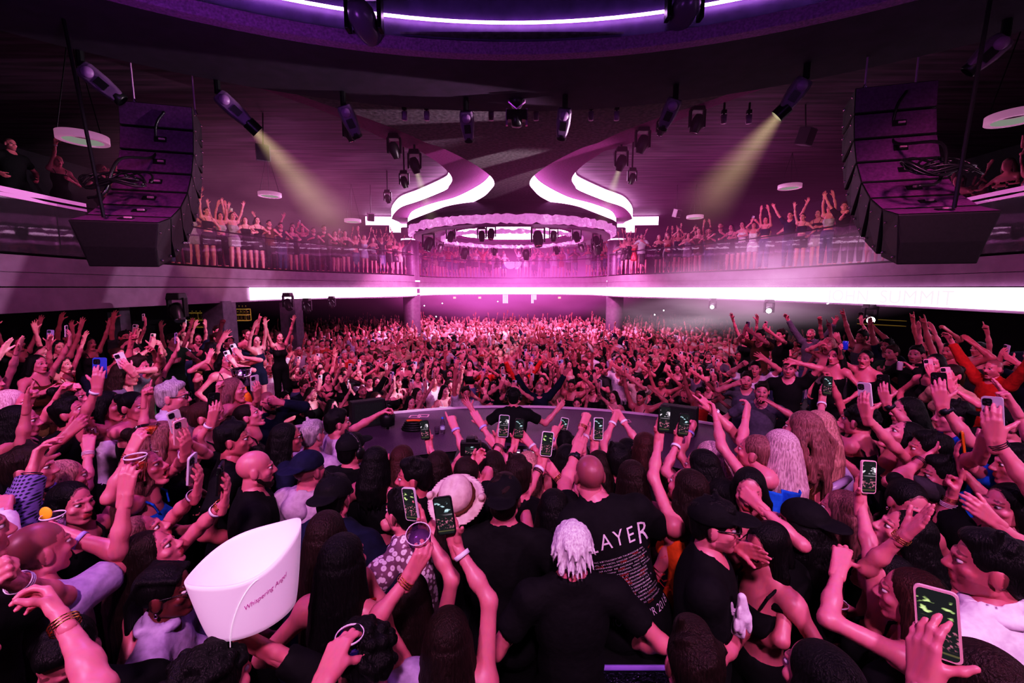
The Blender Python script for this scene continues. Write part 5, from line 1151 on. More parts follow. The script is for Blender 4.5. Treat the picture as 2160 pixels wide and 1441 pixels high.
# ---------------- left-hand side
H('person whose raised arm lifts a white ice bucket, curly dark crown at the bottom edge',448,1452,1.22,yaw=20,sex='m',hair=('curly','black'),top=('long','black'),L=None,R=AR(590,1325,'flat',d=1.42,r=.9,pole=(.9,0,-.8)))
H('woman with black cornrow braids, glasses and lilac button shirt',352,1248,1.82,yaw=72,skin='d',hair=('braids','black'),top=('shirt','lav'),L=None,R=None,acc=[('glasses',),('earring',)],mouth=0)
H('woman with long brown hair, chin lifted, arm stretched to a black phone',322,1168,2.0,yaw=62,hair=('long','brown'),top=('tank','black'),pitch=26,L=AR(494,1040,'phone',r=1.0,h=PHN('black','black phone at the end of a long arm above the bucket')),R=None,length=.5,acc=[('bangle','L','gold'),('band','L','bandw',.07)])
H('ash-blonde woman, head tipped back, two arms up with a red drink',300,1132,2.15,yaw=55,hair=('long','highlight'),top=('tank','black'),pitch=30,L=AR(432,1020,'phone',r=1.0,h=PHN('clear','phone with lit lens held beside the bald man jacket')),R=AR(262,1012,'cup',r=.95,h=('cup',(.6,.12,.04),'plastic cup of amber drink held up by the ash-blonde woman')),length=.55,acc=[('band','L','bandw')])
H('man with buzzed dark hair in lavender tee, seen from behind',82,1162,1.75,yaw=18,sex='m',hair=('buzz','black'),top=('tee','lav'),bulk=1.2,L=None,R=AR(152,1108,'cup',r=.62,pole=(1,.1,-.6),h=('cup',(.5,.4,.5),'clear tumbler with orange slice raised by the lavender tee man')),acc=[('band','R','bandl')])
H('person out of frame whose bent arm reaches over the lavender tee man, beaded bracelet',-75,1130,1.45,yaw=35,sex='m',hair=('short','brown'),top=('tee','black'),L=None,R=AR(88,1188,'fist',d=1.5,r=.9,pole=(-.4,0,-1)),acc=[('bangle','R','bandw')])
H('person out of frame with bare arm holding a small vape, gold cuff',-160,1420,1.0,yaw=25,hair=('long','brown'),top=('tank','black'),L=None,R=AR(176,1240,'grip',d=1.22,r=1.0),acc=[('bangle','R','gold')])
H('man with black hair glancing down at the bottom left edge',140,1385,1.5,yaw=150,sex='m',hair=('short','black'),top=('tee','black'),pitch=-25,L=None,R=None,skin='m')
H('man in navy plaid shirt with greying temples, pointing hand raised',62,990,2.3,yaw=60,sex='m',hair=('short','brown'),top=('shirt','plaid'),bulk=1.15,L=None,R=AR(82,968,'claw',r=.6,pole=(.2,-.3,-1)),acc=[('bangle','R','bandb')])
H('person out of frame reaching in a pale open hand with a wristwatch',-130,1075,1.8,yaw=50,sex='m',hair=('short','brown'),top=('shirt','white'),L=None,R=AR(45,1052,'relax',d=1.9,r=.9),acc=[('watch','R','bandw')])
H('woman with long strawberry hair seen from behind, holding up a wine glass',138,1010,2.6,yaw=35,hair=('long','blonde'),top=('tank','black'),L=None,R=AR(192,932,'cup',r=.95,h=('wine',(.6,.15,.08),'stemmed glass of amber wine held up beside the strawberry hair')),length=.4,acc=[('bangle','R','bandw')])
H('woman with sleek black hair low in the crowd, below the strawberry hair',152,1062,2.35,yaw=95,hair=('long','black'),top=('tank','black'),L=None,R=None,length=.35)
H('dark-haired man shouting upwards, mouth wide open',152,872,3.2,yaw=72,sex='m',hair=('short','black'),top=('tee','black'),pitch=25,mouth=1,L=None,R=AR(150,910,'relax',r=.5),skin='t')
H('woman with dark hair, forearm raised in a horns sign',42,890,3.0,yaw=60,hair=('long','black'),top=('tank','black'),L=None,R=AR(65,838,'horns',r=.85,pole=(.3,0,-1)))
H('woman with lilac-blonde hair at the far edge',28,852,3.5,yaw=65,hair=('long','lblonde'),top=('tank','black'),L=None,R=None)
H('woman with slicked hair, both hands raised above her head',152,838,3.8,yaw=70,hair=('bun','black'),top=('strapless','black'),L=AR(152,808,'point',r=.9),R=AR(126,818,'fist',r=.8))
H('smiling woman with black hair holding a blue phone high',230,856,3.4,yaw=75,hair=('long','black'),top=('tank','white'),mouth=1,L=None,R=AR(206,802,'phone',r=.9,h=PHN('blue','blue phone held high above the smiling woman')),acc=[('band','R','bandw')])
H('woman with centre-parted dark hair pointing across her face',284,858,3.4,yaw=95,hair=('bun','black'),top=('strapless','black'),L=None,R=AR(320,832,'point',r=.75,pole=(.2,.3,-1)),skin='m')
H('grey-haired man with glasses in pale lilac button shirt, profile',366,838,3.25,yaw=72,sex='m',hair=('short','grey'),top=('shirt','lav'),L=None,R=None,acc=[('glasses',)],bulk=1.1,stub=.3)
H('woman with blonde highlights looking up at a phone, profile',350,922,2.95,yaw=65,hair=('wavy','highlight'),top=('tank','black'),pitch=15,L=AR(400,920,'phone',r=.7,h=PHN('white','white phone edge-on between two women with highlights')),R=None)
H('woman in bright blue dress with long highlighted hair, martini raised',306,988,2.6,yaw=70,hair=('wavy','highlight'),top=('dress','blue'),pitch=15,mouth=1,L=AR(402,945,'phone',r=1.0,h=PHN('pink','pink phone held out by the woman in bright blue')),R=AR(278,930,'cup',r=.8,h=('martini',(.85,.25,.05),'cocktail glass of orange drink raised above the bright blue dress')),acc=[('bangle','R','gold'),('bangle','L','bandw')],length=.45)
H('woman with dark hair low, drink held by lips, behind the blue dress',313,932,2.95,yaw=85,hair=('bun','brown'),top=('tank','black'),L=None,R=None)
H('woman with brown hair holding a phone to film, beaded cap',432,880,3.3,yaw=65,hair=('bun','auburn'),top=('tank','black'),L=AR(448,885,'phone',r=.7,h=PHN('black','dark phone held up beside the beaded hair')),R=None,acc=[('band','L','bandw')])
H('woman with long wavy bronde hair, bare arms, one arm held straight out',494,822,4.2,yaw=75,hair=('wavy','highlight'),top=('strapless','black'),L=AR(550,835,'phone',r=.95,h=PHN('white','white phone at the end of the wavy-haired woman arm')),R=AR(457,820,'fist',r=.7,pole=(.5,0,-.9)),mouth=1,length=.4)
H('woman in orange halter top standing tall and filming',497,748,6.2,yaw=125,tier=.4,hair=('bun','black'),top=('tank','orange'),bot=('skirt','orange'),L=AR(505,748,'phone',r=.5,h=PHN('white','white phone held by the woman in orange')),R=AR(470,705,'open',r=.9),lod=1)
H('woman with dark curls smiling beside the orange halter top',476,760,5.9,yaw=120,tier=.4,hair=('wavy','black'),top=('tank','black'),L=AR(494,765,'phone',r=.5,h=PHN('white','white phone just below the orange halter top')),R=None,lod=1)
H('woman with sunglasses on her head smiling beside the pillar',449,740,6.0,yaw=115,tier=.4,hair=('long','black'),top=('tank','black'),L=None,R=AR(444,755,'phone',r=.5,h=PHN('black','dark phone of the woman near the grey pillar')),lod=1)
H('man in navy shirt with glasses and beard, seated-level beside the stage',566,848,4.9,yaw=120,sex='m',hair=('buzz','brown'),top=('shirt','navy'),acc=[('glasses',),('beard',)],L=AR(592,845,'grip',r=.6),R=None,lod=1,tier=None)
H('man in beige tee with arm thrown forward, near the back pillar',292,775,4.6,yaw=75,tier=.4,sex='m',hair=('short','brown'),top=('tee','tan'),L=AR(342,735,'flat',r=.97),R=None,lod=1)
H('woman with phone in white floral case raised, behind the blue phone',265,790,4.2,yaw=75,tier=.4,hair=('long','brown'),top=('tee','grey'),L=AR(277,778,'phone',r=.7,h=PHN('white','white floral phone raised behind the blue phone')),R=None,lod=1)
H('woman with black hair in a black sparkly top, near the stage corner',525,878,3.9,yaw=70,hair=('pony','brown'),top=('tank','sequinb'),pitch=25,L=None,R=None,mouth=1)
# ---------------- balcony, near ends
BALC=BZ
H('man with cropped hair and black tee in profile on the near balcony end',22,305,8.3,yaw=100,tier=BALC+.45,sex='m',hair=('buzz','black'),top=('tee','black'),stub=.8,L=None,R=None,lod=1,bulk=1.2)
H('laughing woman in black tank on the near balcony, one arm thrown up',122,340,8.95,yaw=120,tier=BALC+.45,hair=('bun','blonde'),top=('tank','black'),mouth=1,L=AR(150,385,'grip',r=.6),R=AR(120,290,'claw',r=.95,pole=(-.9,.0,-.2)),lod=1,acc=[('band','R','bandw')])
H('woman with long highlighted hair in black tee on the near balcony, fist raised',215,358,9.9,yaw=80,tier=BALC+.45,hair=('wavy','highlight'),top=('tee','black'),L=AR(248,338,'fist',r=.8),R=None,lod=1,length=.3)
H('dark-haired bearded man leaning on the right-hand balcony rail',1818,408,11.6,yaw=-140,tier=BALC+.35,sex='m',hair=('short','black'),top=('tee','black'),L=AR(1798,445,'relax',r=.7),R=AR(1848,410,'flat',r=.6),stub=.9,lod=1,lean=15,pitch=-15)
# ================================================================== crowd: prototypes, then one object per person
BALCC=['black','black','black','dkgrey','white','navy','lgrey','brown']
TOPC=['black','black','black','white','navy','dkgrey','dkgrey','black','lav','grey','brown','cream','black','tan','lgrey','black','white','red']
HC=['black','brown','auburn','blonde','highlight','red','lblonde','grey']
def proto(pose,lod,yaw=0.0,**kw):
    sex=kw.get('sex','f'); t={}
    P={'both':((-.30,.12,.42,'open'),(.32,.12,.40,'open')),'bothwide':((-.48,.10,.30,'open'),(.46,.12,.33,'claw')),'right':(None,(.22,.18,.46,'open')),'left':((-.22,.2,.45,'point'),None),
       'phone':(None,(.14,.34,.18,'phone')),'phoneL':((-.16,.30,.30,'phone'),(.2,.3,-.3,'relax')),'phone2':((-.08,.36,.08,'grip'),(.09,.36,.08,'phone')),'clap':((-.10,.22,.38,'flat'),(.10,.22,.36,'flat')),
       'fist':((-.25,.15,-.15,'fist'),(.22,.2,.42,'fist')),'low':((-.14,.25,-.30,'grip'),(.22,.22,-.35,'relax')),'reach':((-.12,.42,.30,'open'),(.2,.40,.28,'claw')),'heads':((-.25,.0,.16,'relax'),(.28,.16,.42,'horns')),'lean':((-.22,.40,-.42,'relax'),(.22,.40,-.42,'relax'))}[pose]
    C=np.array([0,0,1.60 if sex=='f' else 1.68]); arms=[]
    for q in P:
        arms.append(None if q is None else {'t':C+np.array(q[:3]),'p':q[3]})
    res=[dict(hb=.022,hc=.024,hh=.0082,hd=.007,hhair=.014),dict(hb=.055,hc=.06,hh=.026,hd=.026,hhair=.04)][lod]
    o=build(C,yaw,foot=0.0,L=arms[0],R=arms[1],**res,**kw); ph=None
    if 'phone' in pose:
        i=0 if pose=='phoneL' else 1; W,M,s,hs=o.hands[i]; z=nrm(M[:,2]*.6+np.array([0,0,.6])); P_=W+M@np.array([0,.036,.10])+z*.035; ph=(P_,frame(-(C-P_)*np.array([1,1,.4]),z))
    V=[];Q=[];I=[];Cc=[];b=0; slot={'body':0,'hair':3}
    for nm,v,q,mk,cols in o.parts:
        q=np.asarray(q); 
        if q.ndim!=2: continue
        k=slot.get(nm,2 if nm in('trousers','skirt','shorts') else 1); V.append(v);Q.append(q+b);I.append(np.full(len(q),k)); Cc.append(cols if cols is not None else np.zeros((len(v),3))); b+=len(v)
    return dict(V=np.concatenate(V),Q=np.concatenate(Q),I=np.concatenate(I),C=np.concatenate(Cc),ph=ph,sex=sex,pose=pose,hair=kw['hair'][0],top=kw['top'][0],bot=(kw.get('bot') or ('trousers',))[0])
PD=[('both',dict(sex='f',hair=('long','brown'),top=('tank','black'),mouth=1)),('phone',dict(sex='f',hair=('wavy','brown'),top=('crop','black'),skin='l')),('right',dict(sex='m',hair=('short','black'),top=('tee','black'),stub=.6,skin='t')),
    ('phone2',dict(sex='m',hair=('short','brown'),top=('tee','black'),stub=.4)),('left',dict(sex='f',hair=('bun','black'),top=('strapless','black'),skin='m')),('bothwide',dict(sex='m',hair=('buzz','black'),top=('shirt','white'),mouth=1,stub=.6)),
    ('phoneL',dict(sex='f',hair=('long','black'),top=('dress','black'),skin='l')),('clap',dict(sex='f',hair=('wavy','blonde'),top=('dress','black'),skin='l')),('fist',dict(sex='m',hair=('curly','black'),top=('tee','black'),skin='t',stub=.5)),
    ('low',dict(sex='f',hair=('pony','brown'),top=('tank','black'),skin='m')),('reach',dict(sex='f',hair=('long','blonde'),top=('bra','black'),skin='l',mouth=1)),('heads',dict(sex='m',hair=('short','black'),top=('tank','black'),skin='t',stub=.8,bulk=1.1)),('low',dict(sex='m',hair=('short','brown'),top=('tee','black'),skin='m',bulk=1.1))]
for p in PD: p[1].setdefault('skin','m')
PROT=[proto(p,0,**k) for p,k in PD]
BD=[('both',dict(sex='f',hair=('long','brown'),top=('dress','black'),skin='l')),('lean',dict(sex='f',hair=('wavy','blonde'),top=('tank','black'),bot=('skirt','black'),skin='l')),('phone2',dict(sex='f',hair=('long','black'),top=('dress','black'),skin='m')),('right',dict(sex='f',hair=('pony','brown'),top=('crop','white'),bot=('skirt','black'),skin='l')),
    ('low',dict(sex='m',hair=('short','black'),top=('tee','black'),skin='m',stub=.8)),('clap',dict(sex='f',hair=('wavy','brown'),top=('crop','black'),bot=('trousers','denim'),skin='m')),('bothwide',dict(sex='m',hair=('short','brown'),top=('tee','black'),bot=('trousers','lgrey'),skin='m')),('low',dict(sex='f',hair=('wavy','brown'),top=('dress','black'),skin='l'))]
BPROT=[proto(p,0,**k) for p,k in BD]
MESHES={}
POSE={'both':'both arms up','bothwide':'arms flung wide','right':'one open hand up','left':'one finger raised','phone':'filming','phoneL':'phone held high','phone2':'filming with both hands','clap':'hands clasped overhead','fist':'fist raised','low':'arms low','reach':'both hands reaching forward','heads':'horns sign raised','lean':'leaning forward'}
CN={'black':'black','white':'white','navy':'navy','dkgrey':'charcoal','pink':'pink','red':'red','lav':'lilac','grey':'grey','brown':'brown','cream':'cream','blue':'blue','green':'green','tan':'tan','lgrey':'pale grey','orange':'orange','silver':'silver'}
TN={'tank':'tank top','crop':'crop top','tee':'tee','strapless':'strapless top','shirt':'shirt','dress':'dress','bra':'bralette'}
USED=set(); RR=random.Random(11)
def crowd_person(P,key,x,y,z,yaw,where,group,sc=1.0,dark=False):
    pal=TOPC if not dark else ['black','black','dkgrey','navy','black','brown','red','grey','lav','green']
    if 'balcony' in where: pal=BALCC
    for tr in range(80):
        tcn=RR.choice(pal if tr<6 else list(CL)[:17]); hcn=RR.choice(HC[:3] if tr<3 else HC)
        hw={'long':'long','wavy':'wavy','short':'short','bun':'bun','pony':'ponytail','curly':'curly','buzz':'crop'}[P['hair']]
        lab='%s %s-haired %s, %s %s, %s, %s'%({'lblonde':'pale','highlight':'streaked'}.get(hcn,hcn),hw,'woman' if P['sex']=='f' else 'man',CN.get(tcn,tcn),TN[P['top']],POSE[P['pose']],where)
        if lab not in USED: break
    USED.add(lab)
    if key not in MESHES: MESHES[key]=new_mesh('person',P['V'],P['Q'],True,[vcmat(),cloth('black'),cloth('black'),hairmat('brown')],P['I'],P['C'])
    o=link('person',MESHES[key],None,(x,y,z)); o.rotation_euler=(0,0,-yaw); o.scale=(sc,sc,sc); tag(o,lab,'person',group)
    bc=RR.choice(['black','black','denim','dkgrey']) if P['bot']!='skirt' else RR.choice(['black','black','silver','dkgrey'])
    for i,m in ((1,cloth(tcn)),(2,cloth(bc)),(3,hairmat(hcn))): o.material_slots[i].link='OBJECT'; o.material_slots[i].material=m
    if P['ph'] is not None:
        for tr in range(40):
            cs=RR.choice(['white','white','white','clear','pink','black','lblue','purple'] if tr<12 else list(PH))
            pl='%s phone of %s'%({'lblue':'blue-grey','clear':'frosted'}.get(cs,cs),lab.replace(', '+POSE[P['pose']],''))
            pl=pl if len(pl.split())<=16 else pl.replace('-haired','')
            if pl not in USED: break
        USED.add(pl); R_=rotz(-yaw); phone(R_@P['ph'][0]*sc+np.array([x,y,z]),R_@P['ph'][1],cs,pl,v=RR.randint(0,3),group='phones held up over the dance floor')
    return o
taken=[(h[0][0],h[0][1]) for h in HEROES]
def free(x,y,r,pts): 
    return all((x-a)**2+(y-b)**2>r*r for a,b in pts)
def sx_word(x,y):
    s=1080+900*x/max(y,1)
    for lim,w in ((200,'at the far left'),(520,'by grey pillars'),(760,'past left column'),(900,'beneath the left column'),(1010,'left of the performer'),(1150,'beyond the performer'),(1270,'right of the performer'),(1400,'beneath the right column'),(1640,'past right column'),(1950,'toward the right bar'),(9999,'at the far right')):
        if s<lim: return w
ROWS=['front row','second row','third row','fourth row','fifth row','sixth row','seventh row','eighth row','ninth row','tenth row','eleventh row','twelfth row']
cand=[]; pts=list(taken)
rr=random.Random(5)
for _ in range(60000):
    y=rr.uniform(7.55,27.5); x=rr.uniform(-13,13)
    hw=4.55 if y<10.0 else (8.6 if y<14 else 11.5)
    if abs(x)>hw: continue
    if y<9.6 and x*x+(y-1.9)**2<5.75**2: continue
    if (abs(x)-5.3)**2+(y-22.3)**2<.7**2: continue
    if x<-4.4 and y<16.5 and any((x-a)**2+(y-b)**2<.6**2 for a,b in ((-8.9,12.9),(-8,15.4),(-9.9,10.7))): continue
    if free(x,y,.40 if y<12 else .46,pts[-0:]): pts.append((x,y)); cand.append((x,y))
    if len(cand)>800: break
cand.sort(key=lambda p:p[1]+.12*abs(p[0]))
N_IND=96; n_ph=0
for i,(x,y) in enumerate(cand[:N_IND]):
    P=PROT[RR.choice((1,3,6,1,3,6,1,3,6,9,12,9,12,0,2,4,5,8,10,11))]; row=ROWS[min(11,int((y-7.4)/.62))]
    yaw=math.atan2(DJ[0]-x,DJ[1]-y)+RR.uniform(-.25,.25)
    crowd_person(P,('c',id(P)),x,y,-.7,yaw,row+' '+sx_word(x,y),'dancers on the packed dance floor',RR.uniform(.95,1.07))
# fill the near floor and side terraces between the people above
fill=[]; pts=list(taken)
for _ in range(6000):
    s=rr.choice((-1,1)); y=rr.uniform(2.6,9.4); x=s*rr.uniform(1.2,8.8)
    if (x*x+(y-1.9)**2)<5.75**2 and (x*x+(y-1.9)**2)>2.9**2 and abs(math.atan2(x,y-1.9))<.86: continue
    if y>3.2 and abs(x)<4.4 and y>2+.0*abs(x) and x*x+(y-1.9)**2<5.8**2 and abs(math.atan2(x,y-1.9))<.95: continue
    if abs(x)>4.4 and abs(x)<4.65: continue
    if abs(x)<=4.4 and y>6.7: continue
    px=1080+900*x/y
    if px<-60 or px>2220: continue
    if free(x,y,.50,pts): fill.append((x,y)); pts.append((x,y))
    if len(fill)>48: break
for x,y in fill:
    P=PROT[RR.randrange(len(PROT))]; yaw=math.atan2(DJ[0]-x,DJ[1]-y)+RR.uniform(-.2,.2)
    crowd_person(P,('c',id(P)),x,y,.4 if abs(x)>4.4 else 0,yaw,'%s %s'%('near terrace' if y<5 else 'mid terrace' if y<7 else 'rear terrace',sx_word(x,y)),'guests on the side terraces',RR.uniform(.94,1.02),dark=True)
# balcony guests
bal_pts=resample(inset(bal,-.42),.47); far_bal=[]
nb2=0
for i,p in enumerate(bal_pts):
    x,y=p
    for row in (0,1):
        if row==1 and RR.random()<.45: continue
        d=np.array([x,y]); 
        if row==1:
            a=bal_pts[max(i-1,0)]; b=bal_pts[min(i+1,len(bal_pts)-1)]; t=nrm(np.append(np.array(b)-np.array(a),0)); d=d-np.array([t[1],-t[0]])*.55
        if d[1]<6.5 or not free(d[0],d[1],.4,taken): continue
        if d[0]<0 and d[1]<9.9: continue
        if row==0 and RR.random()<.12: continue
        yaw=math.atan2(DJ[0]-d[0],DJ[1]-d[1])+RR.uniform(-.35,.35)
        if d[1]<18.5 and nb2<52:
            nb2+=1; P=BPROT[RR.choice((1,1,2,2,4,4,7,7,7,0,3,5,6))]
            dist_w='near end' if d[1]<11 else 'nearer-middle' if d[1]<13.5 else 'farther-middle' if d[1]<16 else 'far end'
            crowd_person(P,('b',id(P)),d[0],d[1],BZ,yaw,'%s %s balcony %s'%(dist_w,'left' if d[0]<0 else 'right','rail' if row==0 else 'inside'),'guests along the balcony',RR.uniform(.95,1.05))
        else: far_bal.append((d[0],d[1],BZ,yaw))
# everyone farther away: too many and too small to tell apart
LOW=[proto(p,1,legs=False,**k) for p,k in PD]; LOWB=[proto(p,1,**k) for p,k in BD]
def mass(name,items,protos,label):
    Vs=[];Qs=[];Cs=[];b=0
    for (x,y,z,yaw) in items:
        P=protos[RR.choice((9,12,9,12,9,12,1,3,6,0,2,4,8,10,11)) if len(protos)>9 else RR.randrange(len(protos))]; R_=rotz(-yaw)*RR.uniform(.93,1.07); C=P['C'].copy(); vi=np.zeros(len(P['V']),int); vi[P['Q'].ravel()]=np.repeat(P['I'],4)
        C[vi==1]=CL[RR.choice(TOPC)]; C[vi==2]=CL[RR.choice(['black','dkgrey','denim'])]; C[vi==3]=HAIRC[RR.choice(HC)]
        Vs.append(P['V']@R_.T+np.array([x,y,z])); Qs.append(P['Q']+b); Cs.append(C); b+=len(P['V'])
    o=link(name,new_mesh(name,np.concatenate(Vs),np.concatenate(Qs),True,[vcmat()],None,np.concatenate(Cs))); tag(o,label,'crowd',None,'stuff')
far=[(x,y,-.7+.0*y,math.atan2(DJ[0]-x,DJ[1]-y)+RR.uniform(-.3,.3)) for x,y in cand[N_IND:]]
mass('crowd',far,LOW,'dense mass of pink-lit dancers filling the far dance floor')
mass('balcony_crowd',far_bal,LOWB,'row of guests packed along the distant end of the balcony')
# phone torches and a thrown bottle
for k,(px,py,d) in enumerate(((895,645,24),(933,640,25),(920,668,22),(1050,636,27),(1400,655,20),(1381,664,19),(1547,673,15),(800,700,18))):
    t=tag(MB().lathe([(.001,-.03),(.026,-.015),(.03,0),(.026,.015),(.001,.03)],10,c=(0,0,0)).obj('phone_torch',emat('torch_white',(.95,.95,1),14),loc=at(px,py,d)),'tiny white phone torch glowing over the far crowd','phone torch','phone torches over the far crowd')
b=empty('thrown_bottle',at(1245,733,10.5),'pale plastic bottle thrown above the crowd right of the performer','bottle')
M=frame([0,1,0],[-.5,0,.85]); MB().lathe([(.001,-.14),(.04,-.13),(.04,.05),(.018,.11),(.018,.14)],14,M).obj('plastic_body',mat('bottle_pale',(.7,.65,.6),.4),b,True); MB().lathe([(.02,.135),(.02,.16),(.001,.16)],12,M).obj('cap',M_CHROME,b)
# ================================================================== white ice bucket held aloft, camera, banister, bench, cloth
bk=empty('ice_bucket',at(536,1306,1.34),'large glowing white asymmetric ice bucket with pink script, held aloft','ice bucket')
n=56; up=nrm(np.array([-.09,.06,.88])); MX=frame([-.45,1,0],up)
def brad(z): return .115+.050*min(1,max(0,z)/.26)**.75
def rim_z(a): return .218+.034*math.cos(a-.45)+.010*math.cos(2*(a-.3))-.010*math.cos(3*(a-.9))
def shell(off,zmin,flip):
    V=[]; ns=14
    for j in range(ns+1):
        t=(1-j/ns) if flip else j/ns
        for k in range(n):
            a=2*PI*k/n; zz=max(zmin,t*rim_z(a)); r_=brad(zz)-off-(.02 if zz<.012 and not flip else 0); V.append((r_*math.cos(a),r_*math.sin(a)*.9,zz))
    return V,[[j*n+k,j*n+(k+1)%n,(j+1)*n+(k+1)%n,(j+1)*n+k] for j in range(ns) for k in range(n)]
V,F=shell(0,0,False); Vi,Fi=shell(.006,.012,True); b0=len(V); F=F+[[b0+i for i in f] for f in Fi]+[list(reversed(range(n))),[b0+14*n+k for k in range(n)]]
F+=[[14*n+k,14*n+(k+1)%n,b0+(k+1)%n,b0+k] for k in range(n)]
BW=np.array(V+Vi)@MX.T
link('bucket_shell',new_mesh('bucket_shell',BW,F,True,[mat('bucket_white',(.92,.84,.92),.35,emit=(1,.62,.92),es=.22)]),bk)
def onb(a,z,off=.002): return MX@np.array([(brad(z)+off)*math.cos(a),(brad(z)+off)*math.sin(a)*.9,z])
fold=[onb(-1.25-.75*t+.0*t,rim_z(-1.25)-.01-.19*t**1.6,.0008) for t in np.linspace(0,1.0,16)]
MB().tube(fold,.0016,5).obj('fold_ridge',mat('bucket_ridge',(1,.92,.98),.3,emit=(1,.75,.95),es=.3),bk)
cu=bpy.data.curves.new('t','FONT'); cu.body='Whispering Angel'; cu.size=.019; cu.shear=.5; cu.align_x='CENTER'; ob=bpy.data.objects.new('t',cu); COL.objects.link(ob); dg=bpy.context.evaluated_depsgraph_get(); me=ob.evaluated_get(dg).to_mesh()
P_=[list(q.co) for q in me.vertices]; F_=[list(p.vertices) for p in me.polygons]; bpy.data.objects.remove(ob)
ca,sa=math.cos(.33),math.sin(.33)
SV=[onb(-1.12+(x*ca-y*sa)/.155,.125+(x*sa+y*ca),.0015) for x,y,_ in P_]
link('script_lettering',new_mesh('script_lettering',SV,F_,False,[mat('script_pink',(.6,.10,.4),.5)]),bk)
tb=[q for q in bpy.data.objects if str(q.get('label','')).startswith('clear tumbler')][0]
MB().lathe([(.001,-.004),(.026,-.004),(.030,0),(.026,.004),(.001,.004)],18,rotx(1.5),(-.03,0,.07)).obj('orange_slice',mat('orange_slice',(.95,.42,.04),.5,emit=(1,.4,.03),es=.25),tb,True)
# stills camera held up before the booth
p=at(993,945,2.95); cm=empty('stills_camera',p,'black stills camera with lens held up by the photographer','camera')
MB().box((0,0,0),(.14,.06,.10)).box((0,0,.06),(.06,.05,.04)).obj('camera_body',M_BLACK,cm,bevel=.006); MB().lathe([(.001,.14),(.036,.14),(.04,.02),(.04,-.02)],20,frame([0,0,1],[0,1,0]),(0,.03,0)).obj('lens_barrel',M_BLACKM,cm,True)
MB().box((0,-.032,-.005),(.07,.004,.05)).obj('rear_screen',screen_mat(1),cm); MB().box((.035,0,.055),(.03,.03,.012)).obj('hot_shoe',M_BLACKM,cm)
# banister on the right terrace
bn=empty('banister',at(1790,1010,2.9),'pale metal banister beside the sequin belt woman','banister'); a=np.zeros(3); b=at(1745,940,3.3)-at(1790,1010,2.9); 
MB().tube([a,b],.03,8).obj('handrail',mat('banister_lilac',(.35,.3,.42),.35),bn,True); q=at(1752,1032,2.75)-at(1790,1010,2.9); MB().tube([a,q],.025,8).obj('return_rail',MATS['banister_lilac'],bn,True); MB().tube([a,a+np.array([0,0,-1.2])],.03,8).obj('post',MATS['banister_lilac'],bn,True)
# dark glitter bench at the bottom
be=empty('bench',at(1335,1352,2.05),'low dark sparkling bench with violet edge behind the tour tee man','bench')
MB().box((0,.1,-.1),(.62,.3,.02)).obj('seat',M_BLACK,be,bevel=.006); MB().tube([(-.31,-.06,-.085),(.31,-.06,-.085)],.012,8).obj('edge_trim',mat('edge_violet',(.25,.16,.5),.3,emit=(.35,.2,.8),es=.05),be)
MB().box((0,-.05,-.19),(.62,.02,.15)).obj('front_panel',mat('glitter',(.06,.05,.12),.15,metal=.7,noise=.98,nscale=90,bump=1),be); 
for sx in (-.28,.28): MB().box((sx,.1,-.55),(.04,.04,.86)).obj('leg',M_BLACK,be)
# blue jacket hanging from an arm, white cloth on an arm
def drape(name,px,py,d,w,h,m,label,seed):
    rn=np.random.default_rng(seed); V=[];F=[];nx,nz=16,18
    for j in range(nz+1):
        for i in range(nx+1):
            u=i/nx-.5; v=j/nz; V.append((u*w*(1-.25*v)+.006*math.sin(v*7+u*3),.022*math.sin(u*14+v*3)+.01*math.sin(u*27)+.03*(1-v),-v*h*(1+.05*math.sin(u*9))))
    for j in range(nz):
        for i in range(nx): F.append([j*(nx+1)+i,j*(nx+1)+i+1,(j+1)*(nx+1)+i+1,(j+1)*(nx+1)+i])
    o=link(name,new_mesh(name,V,F,True,[m]),None,at(px,py,d)); so=o.modifiers.new('thick','SOLIDIFY'); so.thickness=.006; tag(o,label,'clothing'); return o
drape('jacket',1655,1042,2.38,.22,.26,cloth('blue'),'bright blue jacket hanging from the arm of the platinum-haired woman',1)
p=at(1562,1300,1.86); rn=np.random.default_rng(8); pr=[c((0,0,.09),(.012,0,.0),.018,.03),c((.012,0,0),(-.012,.01,-.075),.034,.022)]+[e((rn.uniform(-.03,.03),rn.uniform(-.03,.03),rn.uniform(-.08,.05)),(.010,.012,.034)) for _ in range(16)]
V,Q=sdf(pr,.005,.006); tag(link('cloth',new_mesh('cloth',V,Q,True,[cloth('white')]),None,p),'crumpled white printed cloth hanging beside the low-held cup','clothing')
# steel ice bucket at the left crowd
s_=empty('steel_bucket',at(510,795,5.2),'small steel champagne bucket among the guests below the orange halter top','ice bucket'); MB().lathe([(.001,-.11),(.085,-.11),(.11,.1),(.105,.1),(.08,-.1)],24).obj('bucket_shell',M_CHROME,s_,True); MB().lathe([(.11,.095),(.117,.1),(.11,.105)],24).obj('rim',M_CHROME,s_,True)
